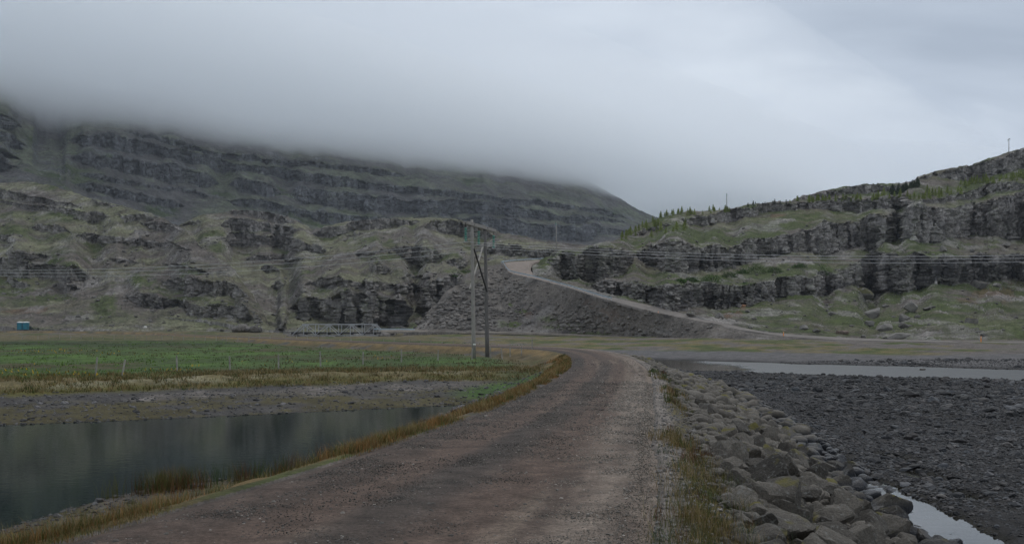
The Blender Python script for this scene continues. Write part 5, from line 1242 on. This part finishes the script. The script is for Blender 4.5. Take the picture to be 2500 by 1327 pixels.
Y, t_, lx, rx = Y[keep], t_[keep], lx[keep], rx[keep]; n = len(Y); X = lx * (1 - t_) + rx * t_
Z = 0.03 * (1 - (2 * t_ - 1) ** 2) - 0.022 * (np.exp(-((t_ - .3) / .09) ** 2) + np.exp(-((t_ - .64) / .09) ** 2)) - 0.05 * (1 - sstep(0, .07, np.minimum(t_, 1 - t_)))
s = (0.0035 + 0.006 * R.random(n) ** 1.6) * np.clip(Y / 11, 0.9, 2.2)
br_ = np.where(t_ > .70, 0.19, 0.085) * (0.35 + 1.4 * R.random(n) ** 1.4)
pebbles('road_grit', 'fine grit packed into the road surface', *peb_arrays(X, Y, Z, s, R, 0.7), np.stack([br_ * 1.12, br_, br_ * .86], -1))
# shoulder gravel on the river side
R = np.random.default_rng(54); n = 7000
Y = 7.0 * (55 / 7.0) ** R.random(n); X = edge_at(Y) + R.uniform(-0.3, 1.3, n); Z, _ = ground(X, Y)
s = 0.008 + 0.026 * R.random(n) ** 3
br_ = 0.18 * R.uniform(.5, 1.5, n)
pebbles('shoulder_gravel', 'pale gravel on the road shoulder above the boulders', *peb_arrays(X, Y, Z, s, R, 0.7), np.stack([br_ * 1.05, br_, br_ * .95], -1))

# ---------------------------------------------------------------- grass, shrubs, trees
def mat_leaf(name, trans=0.25):
    m, t, b = nmat(name)
    at = t.nodes.new('ShaderNodeAttribute'); at.attribute_name = 'Col'
    oi = t.nodes.new('ShaderNodeObjectInfo')
    c = mul_col(t, at.outputs['Color'], maprange(t, oi.outputs['Random'], 0, 1, 0.78, 1.22).outputs[0])
    t.links.new(c, b.inputs['Base Color']); b.inputs['Roughness'].default_value = 0.8; b.inputs['Specular IOR Level'].default_value = 0.15
    return m
m_grass = mat_leaf('grass_blades'); m_leaf = mat_leaf('foliage')
def blades(name, label, B, hgt, lean, width, col, R, seg=2):
    """B: base points; curved tapering blades"""
    n = len(B); az = R.uniform(0, 6.28, n); d = np.stack([np.cos(az), np.sin(az), 0 * az], -1); sidev = np.stack([-np.sin(az + R.uniform(-1, 1, n)), np.cos(az), 0 * az], -1)
    Vs = []; cs = []
    for k in range(seg):
        f = k / seg; w = width * (1 - 0.7 * f)
        mid = B + d * (lean * hgt * f ** 1.8)[:, None] + np.array([0, 0, 1]) * (hgt * f * (1 - 0.18 * lean * f))[:, None]
        Vs += [mid - sidev * w[:, None] / 2, mid + sidev * w[:, None] / 2]; cs += [col * (0.85 + 0.15 * f)] * 2
    tip = B + d * (lean * hgt)[:, None] + np.array([0, 0, 1]) * (hgt * (1 - 0.18 * lean))[:, None]
    Vs.append(tip); cs.append(col)
    V = np.stack(Vs, 1); cc = np.stack(cs, 1); m = V.shape[1]; base = np.arange(n)[:, None] * m
    F_ = []
    for k in range(seg - 1):
        a = 2 * k; F_ += [base + np.array([[a, a + 1, a + 3]]), base + np.array([[a, a + 3, a + 2]])]
    a = 2 * (seg - 1); F_.append(base + np.array([[a, a + 1, a + 2]]))
    me = mesh_np(name, V.reshape(-1, 3), np.concatenate(F_), cc.reshape(-1, 3), True, m_grass)
    return link(name, me, None, label, kind='stuff')
def tufts(cx_, cy_, n_per, spread, R):
    c = np.repeat(np.stack([cx_, cy_], -1), n_per, 0); return c + R.normal(0, 1, c.shape) * np.repeat(spread, n_per)[:, None]
PAL = dict(straw=(0.30, 0.225, 0.105), orange=(0.30, 0.155, 0.055), olive=(0.13, 0.125, 0.035), green=(0.075, 0.115, 0.030), blue=(0.085, 0.125, 0.075), red=(0.16, 0.075, 0.035), dkgreen=(0.05, 0.085, 0.025))
def pick(n, names, w, R):
    p = np.array([PAL[k] for k in names]); i = R.choice(len(names), n, p=np.array(w) / sum(w)); return p[i] * R.uniform(.7, 1.25, n)[:, None]
# river-side verge
R = np.random.default_rng(61)
ty = np.concatenate([7.2 * (44 / 7.2) ** R.random(330), R.uniform(7.4, 10.5, 90), R.uniform(11, 19, 60)]); nt_ = len(ty)
tx = edge_at(ty) + np.where(R.random(nt_) < 0.75, R.normal(0.55, 0.30, nt_), R.uniform(0.1, 1.7, nt_))
grp = noise(tx / 1.3, ty / 2.0, 0, 71) ; keep = grp > -0.2; tx, ty = tx[keep], ty[keep]
xy = tufts(tx, ty, 34, R.uniform(0.05, 0.16, len(tx)), R); z, _ = ground(xy[:, 0], xy[:, 1]); n = len(xy)
hg = np.repeat(R.uniform(0.06, 0.27, len(tx)), 34) * R.uniform(.55, 1.2, n)
cb = np.repeat(pick(len(tx), ['olive', 'straw', 'green', 'red', 'blue'], [4, 4.5, 2.5, 1.4, .8], R), 34, 0) * R.uniform(.75, 1.25, n)[:, None]
blades('roadside_grass', 'olive and straw coloured grass tufts between road and boulders', np.stack([xy, z - 0.01] if False else [xy[:, 0], xy[:, 1], z - 0.01], -1), hg, R.uniform(.15, .7, n), np.clip(0.004 * ty.repeat(34) / 9, 0.004, 0.02), cb, R, 3)
# pond-side verge
R = np.random.default_rng(62)
ty = 8.0 * (66 / 8.0) ** (R.random(2300) ** 1.05); lx = np.interp(ty, RLs[:72, 1], RLs[:72, 0]); tx = lx - np.abs(R.normal(0.32, 0.42, len(ty))) + 0.10 - (R.random(len(ty)) < 0.18) * R.uniform(0, 3.2, len(ty)) * (ty < 30)
z, mm = ground(tx, ty); keep = (mm['dp'] > 0.3) & (noise(tx / 1.1, ty / 1.8, 0, 72) > -0.5); tx, ty = tx[keep], ty[keep]
xy = tufts(tx, ty, 26, R.uniform(0.05, 0.20, len(tx)), R); z, mm = ground(xy[:, 0], xy[:, 1]); n = len(xy)
hg = np.repeat(R.uniform(0.08, 0.27, len(tx)), 26) * R.uniform(.5, 1.2, n) * np.where(mm['dr'] < 0.1, 0.4, 1)
cb = np.repeat(pick(len(tx), ['orange', 'straw', 'olive', 'green'], [2.2, 4.5, 3.0, .9], R), 26, 0) * R.uniform(.75, 1.25, n)[:, None]
blades('verge_grass', 'orange and straw coloured dry grass along the pond side of the road', np.stack([xy[:, 0], xy[:, 1], z - 0.01], -1), hg, R.uniform(.2, .8, n), np.clip(0.004 * ty.repeat(26) / 9, 0.004, 0.025), cb, R, 2)
# tall dark tuft by the pond and a bright sprig on the gravel
R = np.random.default_rng(63)
tx = np.concatenate([R.normal(-6.75, 0.35, 26), R.normal(-5.0, 0.5, 14)]); ty = np.concatenate([R.normal(19.0, 0.45, 26), R.normal(20.2, .4, 14)]); xy = tufts(tx, ty, 40, np.full(len(tx), 0.12), R); z, _ = ground(xy[:, 0], xy[:, 1]); n = len(xy)
blades('rush_clump', 'clump of tall olive rushes at the near pond shore', np.stack([xy[:, 0], xy[:, 1], z], -1), R.uniform(.2, .55, n), R.uniform(.1, .5, n), np.full(n, 0.009), np.repeat(pick(len(tx), ['olive', 'green', 'red', 'straw'], [4, 2, 2, 1], R), 40, 0), R, 2)
# bank and field tufts
R = np.random.default_rng(64); n0 = 9000
ty = R.uniform(40, 80, n0) ; tx = R.uniform(-0.62, 0.03, n0) * ty; z, mm = ground(tx, ty); keep = (mm['riv'] > 0) & (mm['dp'] > 10.5) & (mm['dp'] < 24) & (mm['dr'] > 0.4); tx, ty = tx[keep], ty[keep]
xy = tufts(tx, ty, 9, R.uniform(0.08, 0.22, len(tx)), R); z, mm = ground(xy[:, 0], xy[:, 1]); n = len(xy)
cb = np.repeat(pick(len(tx), ['straw', 'olive', 'green'], [5, 3, 1], R), 9, 0) * 0.85 * R.uniform(.75, 1.25, n)[:, None]
blades('bank_grass', 'dry straw coloured grass on the low bank before the field', np.stack([xy[:, 0], xy[:, 1], z - .01], -1), R.uniform(.08, .28, n), R.uniform(.3, .9, n), np.full(n, 0.03), cb, R, 1)
R = np.random.default_rng(65); n0 = 1800
ty = 55 * (178 / 55) ** R.random(n0); tx = R.uniform(-0.62, 0.02, n0) * ty; z, mm = ground(tx, ty); keep = (mm['riv'] > 0) & (mm['dp'] > 20) & (mm['dr'] > 3); tx, ty = tx[keep], ty[keep]
xy = tufts(tx, ty, 7, R.uniform(0.15, 0.4, len(tx)), R); z, mm = ground(xy[:, 0], xy[:, 1]); n = len(xy)
gsel = np.repeat(noise(tx / 9, ty / 13, 0, 73) + 0.3 * noise(tx / 2, ty / 3, 0, 74), 7)
cb = np.where((gsel > 0.1)[:, None], np.array([0.115, 0.21, 0.035]), np.where((gsel < -0.25)[:, None], np.array([0.125, 0.110, 0.055]), np.array([0.078, 0.128, 0.040]))) * R.uniform(.65, 1.3, n)[:, None]
blades('field_grass', 'green meadow grass of the fenced field', np.stack([xy[:, 0], xy[:, 1], z - .01], -1), R.uniform(.07, .20, n), R.uniform(.3, 1.0, n), 0.0006 * xy[:, 1] + 0.03, cb, R, 1)
# yellow flowers
R = np.random.default_rng(66); fx, fy = [], []
for u, v, n0, su, sv in [(130, 857, 60, 110, 4), (70, 905, 22, 70, 10), (180, 912, 26, 70, 5), (400, 902, 22, 60, 3), (470, 892, 8, 8, 4), (250, 862, 16, 90, 6), (700, 880, 10, 150, 15), (940, 870, 8, 80, 8)]:
    uu, vv = R.normal(u, su * .6, n0), R.normal(v, sv * .6, n0); D = F * (EYE + 0.55) / (vv - HZ); fx += list((uu - 1250) / F * D); fy += list(D)
fx, fy = np.array(fx), np.array(fy); z, _ = ground(fx, fy); n = len(fx)
blades('yellow_flowers', 'scattered yellow flowers in the green field', np.stack([fx, fy, z + 0.16], -1), R.uniform(.10, .18, n), R.uniform(.6, 1.0, n), 0.0009 * fy + 0.02, np.array([0.62, 0.42, 0.02]) * R.uniform(.8, 1.2, n)[:, None], R, 1)

def leaf_mesh(name, C_, size, col, R, mat):
    """small leaf triangles at the given centres"""
    n = len(C_); a = R.normal(size=(n, 3)); a /= np.linalg.norm(a, axis=1, keepdims=True); b = np.cross(a, R.normal(size=(n, 3))); b /= np.linalg.norm(b, axis=1, keepdims=True)
    s = (size * R.uniform(.6, 1.3, n))[:, None]
    V = np.stack([C_ + a * s, C_ - a * s * .6 + b * s * .55, C_ - a * s * .6 - b * s * .55], 1)
    return mesh_np(name, V.reshape(-1, 3), np.arange(n * 3).reshape(-1, 3), np.repeat(col, 3, 0), False, mat)
def conifer(seed, dark):
    R = np.random.default_rng(seed); pts = []
    for k in range(15):
        f = k / 14; zc = 0.10 + 0.86 * f; r = 0.30 * (1 - f) ** 0.85 + 0.015
        nb = int(7 + 7 * (1 - f))
        for j in range(nb):
            a = R.uniform(0, 6.28); L = r * R.uniform(.55, 1.25)
            for q in np.linspace(.2, 1, 4): pts.append((math.cos(a) * L * q, math.sin(a) * L * q, zc - 0.10 * L * q * 2 + R.normal(0, .012)))
    pts = np.array(pts); n = len(pts)
    base = np.array([0.040, 0.068, 0.030]) if dark else np.array([0.26, 0.33, 0.075])
    return leaf_mesh('crown', pts, np.full(n, 0.045), base * R.uniform(.6, 1.4, n)[:, None], R, m_leaf)
trunk = MB().tube([(0, 0, -0.06), (0, 0, 0.5), (0, 0, 0.95)], [0.022, 0.014, 0.004], 6).mesh('trunk', m_wood_dk)
CON = {False: [conifer(700 + k, False) for k in range(4)], True: [conifer(720 + k, True) for k in range(4)]}
R = np.random.default_rng(81)
def tree(u, v, hpx, dark, label, group):
    p = on_sheet('rock_hill', u, v); h = hpx * p.y / F
    t = link('conifer_tree', None, None, label, 'tree', group, None, p, (0, 0, R.uniform(0, 6.28)), (h * R.uniform(.85, 1.2),) * 2 + (h,))
    link('trunk', trunk, t); link('crown', CON[dark][int(R.integers(4))], t)
ORD = ['leftmost', 'second', 'third', 'fourth', 'fifth', 'sixth', 'seventh', 'eighth', 'ninth', 'tenth', 'eleventh', 'twelfth', 'thirteenth', 'fourteenth', 'fifteenth', 'sixteenth', 'seventeenth', 'eighteenth', 'nineteenth']
TENS = {20: 'twent', 30: 'thirt', 40: 'fort', 50: 'fift'}
def nth(i):
    if i < 19: return ORD[i] + (' from the left' if i else '')
    k = i + 1; d = k // 10 * 10
    return (TENS[d] + 'ieth' if k % 10 == 0 else TENS[d] + 'y ' + ['', 'first', 'second', 'third', 'fourth', 'fifth', 'sixth', 'seventh', 'eighth', 'ninth'][k % 10]) + ' from the left'
def grove(n, box, hlo, hhi, dark, label, group):
    (ua, va), (ub, vb2), dv = box
    for i, f in enumerate(sorted(R.random(n))):
        tree(ua + (ub - ua) * f, va + (vb2 - va) * f + R.uniform(-dv, dv), R.uniform(hlo, hhi), dark, label + ', ' + nth(i), group)
grove(46, ((1605, 530), (1785, 515), 4), 9, 17, False, 'small larch on the skyline left of the pole', 'larches on the left skyline')
grove(34, ((1515, 580), (1610, 545), 9), 9, 18, False, 'small larch on the left end of the rock hill', 'larches at the left end of the hill')
grove(8, ((1565, 578), (1680, 556), 6), 16, 24, False, 'taller pale green larch below the left skyline rocks', 'taller larches below the left skyline')
for i, (u, v, h) in enumerate(((1826, 506, 11), (1838, 504, 14), (1853, 503, 12), (1862, 501, 8), (1875, 500, 10), (1888, 498, 14), (1902, 498, 10), (1919, 497, 12))):
    tree(u, v, h, True, 'small dark spruce on the rock edge skyline, ' + nth(i), 'spruces along the rock edge')
grove(52, ((1945, 492), (2160, 486), 4), 9, 17, False, 'pale larch in the row above the rock band', 'larches above the rock band')
grove(34, ((2130, 487), (2345, 474), 5), 12, 22, False, 'pale larch in the thick right plantation', 'larches of the thick plantation')
grove(26, ((2165, 478), (2250, 452), 5), 13, 24, True, 'dark spruce in the clump climbing to the saddle', 'spruces climbing to the saddle')
grove(44, ((2345, 455), (2520, 430), 6), 11, 20, False, 'pale green larch on the upper right slope', 'larches on the upper right slope')

def shrub(u, v, w, h, sheet_n, label, seed, base=(0.060, 0.125, 0.026), group='green shrubs on the ledges'):
    R = np.random.default_rng(seed); p = on_sheet(sheet_n, u, v); k = p.y / F; n = 900
    d = R.normal(size=(n, 3)); d /= np.linalg.norm(d, axis=1, keepdims=True); d[:, 2] = np.abs(d[:, 2]); rr = R.uniform(.55, 1.0, n) * (1 + .3 * noise(d[:, 0] * 2 + seed, d[:, 1] * 2, d[:, 2] * 2, 5))
    pts = d * rr[:, None] * np.array([w * k / 2, w * k / 2 * .6, h * k * .9])
    t = link('shrub', None, None, label, 'shrub', group, None, p)
    link('foliage', leaf_mesh('foliage', pts, np.full(n, 0.16), np.array(base) * R.uniform(.6, 1.45, n)[:, None], R, m_leaf), t)
    st = MB()
    for q in range(5):
        a = R.uniform(0, 6.28); st.tube([(0, 0, -.2), (math.cos(a) * w * k * .2, math.sin(a) * w * k * .12, h * k * .5)], [.04, .015], 5)
    part('stem', st, m_wood_dk, t)
for i, a in enumerate([(1845, 668, 62, 26, 'big bright green shrub on the ledge left of centre'), (2010, 672, 56, 32, 'rounded bright green shrub on the ledge right of the big one'), (1735, 686, 60, 20, 'green shrub spilling over the lower cliff edge'), (1780, 676, 44, 18, 'olive green shrub behind the pale ledge rock'), (1890, 664, 40, 18, 'green shrub between the two bright ledge shrubs'),
                       (1660, 690, 34, 12, 'low dark shrub at the left end of the green ledge'), (1690, 684, 40, 14, 'green shrub next to the low dark one on the ledge'), (1835, 700, 26, 14, 'small shrub hanging on the lower cliff face'), (1950, 655, 40, 12, 'flat olive shrub under the upper cliff'), (1810, 668, 36, 15, 'olive shrub left of the big bright one')]):
    shrub(*a[:4], 'rock_hill', a[4], 100 + i)
R = np.random.default_rng(91); GP = []
for _ in range(40):
    f = R.random(); GP.append((1085 + 65 * f + R.normal(0, 3), 676 - 14 * f + R.uniform(-3, 3)))
shrub(1100, 676, 36, 8, 'centre_hills', 'bright green low willow scrub above the dark buttress', 131, (0.06, 0.12, 0.02))
shrub(1130, 667, 44, 9, 'centre_hills', 'bright green willow scrub left of the power pole', 132, (0.06, 0.12, 0.02))
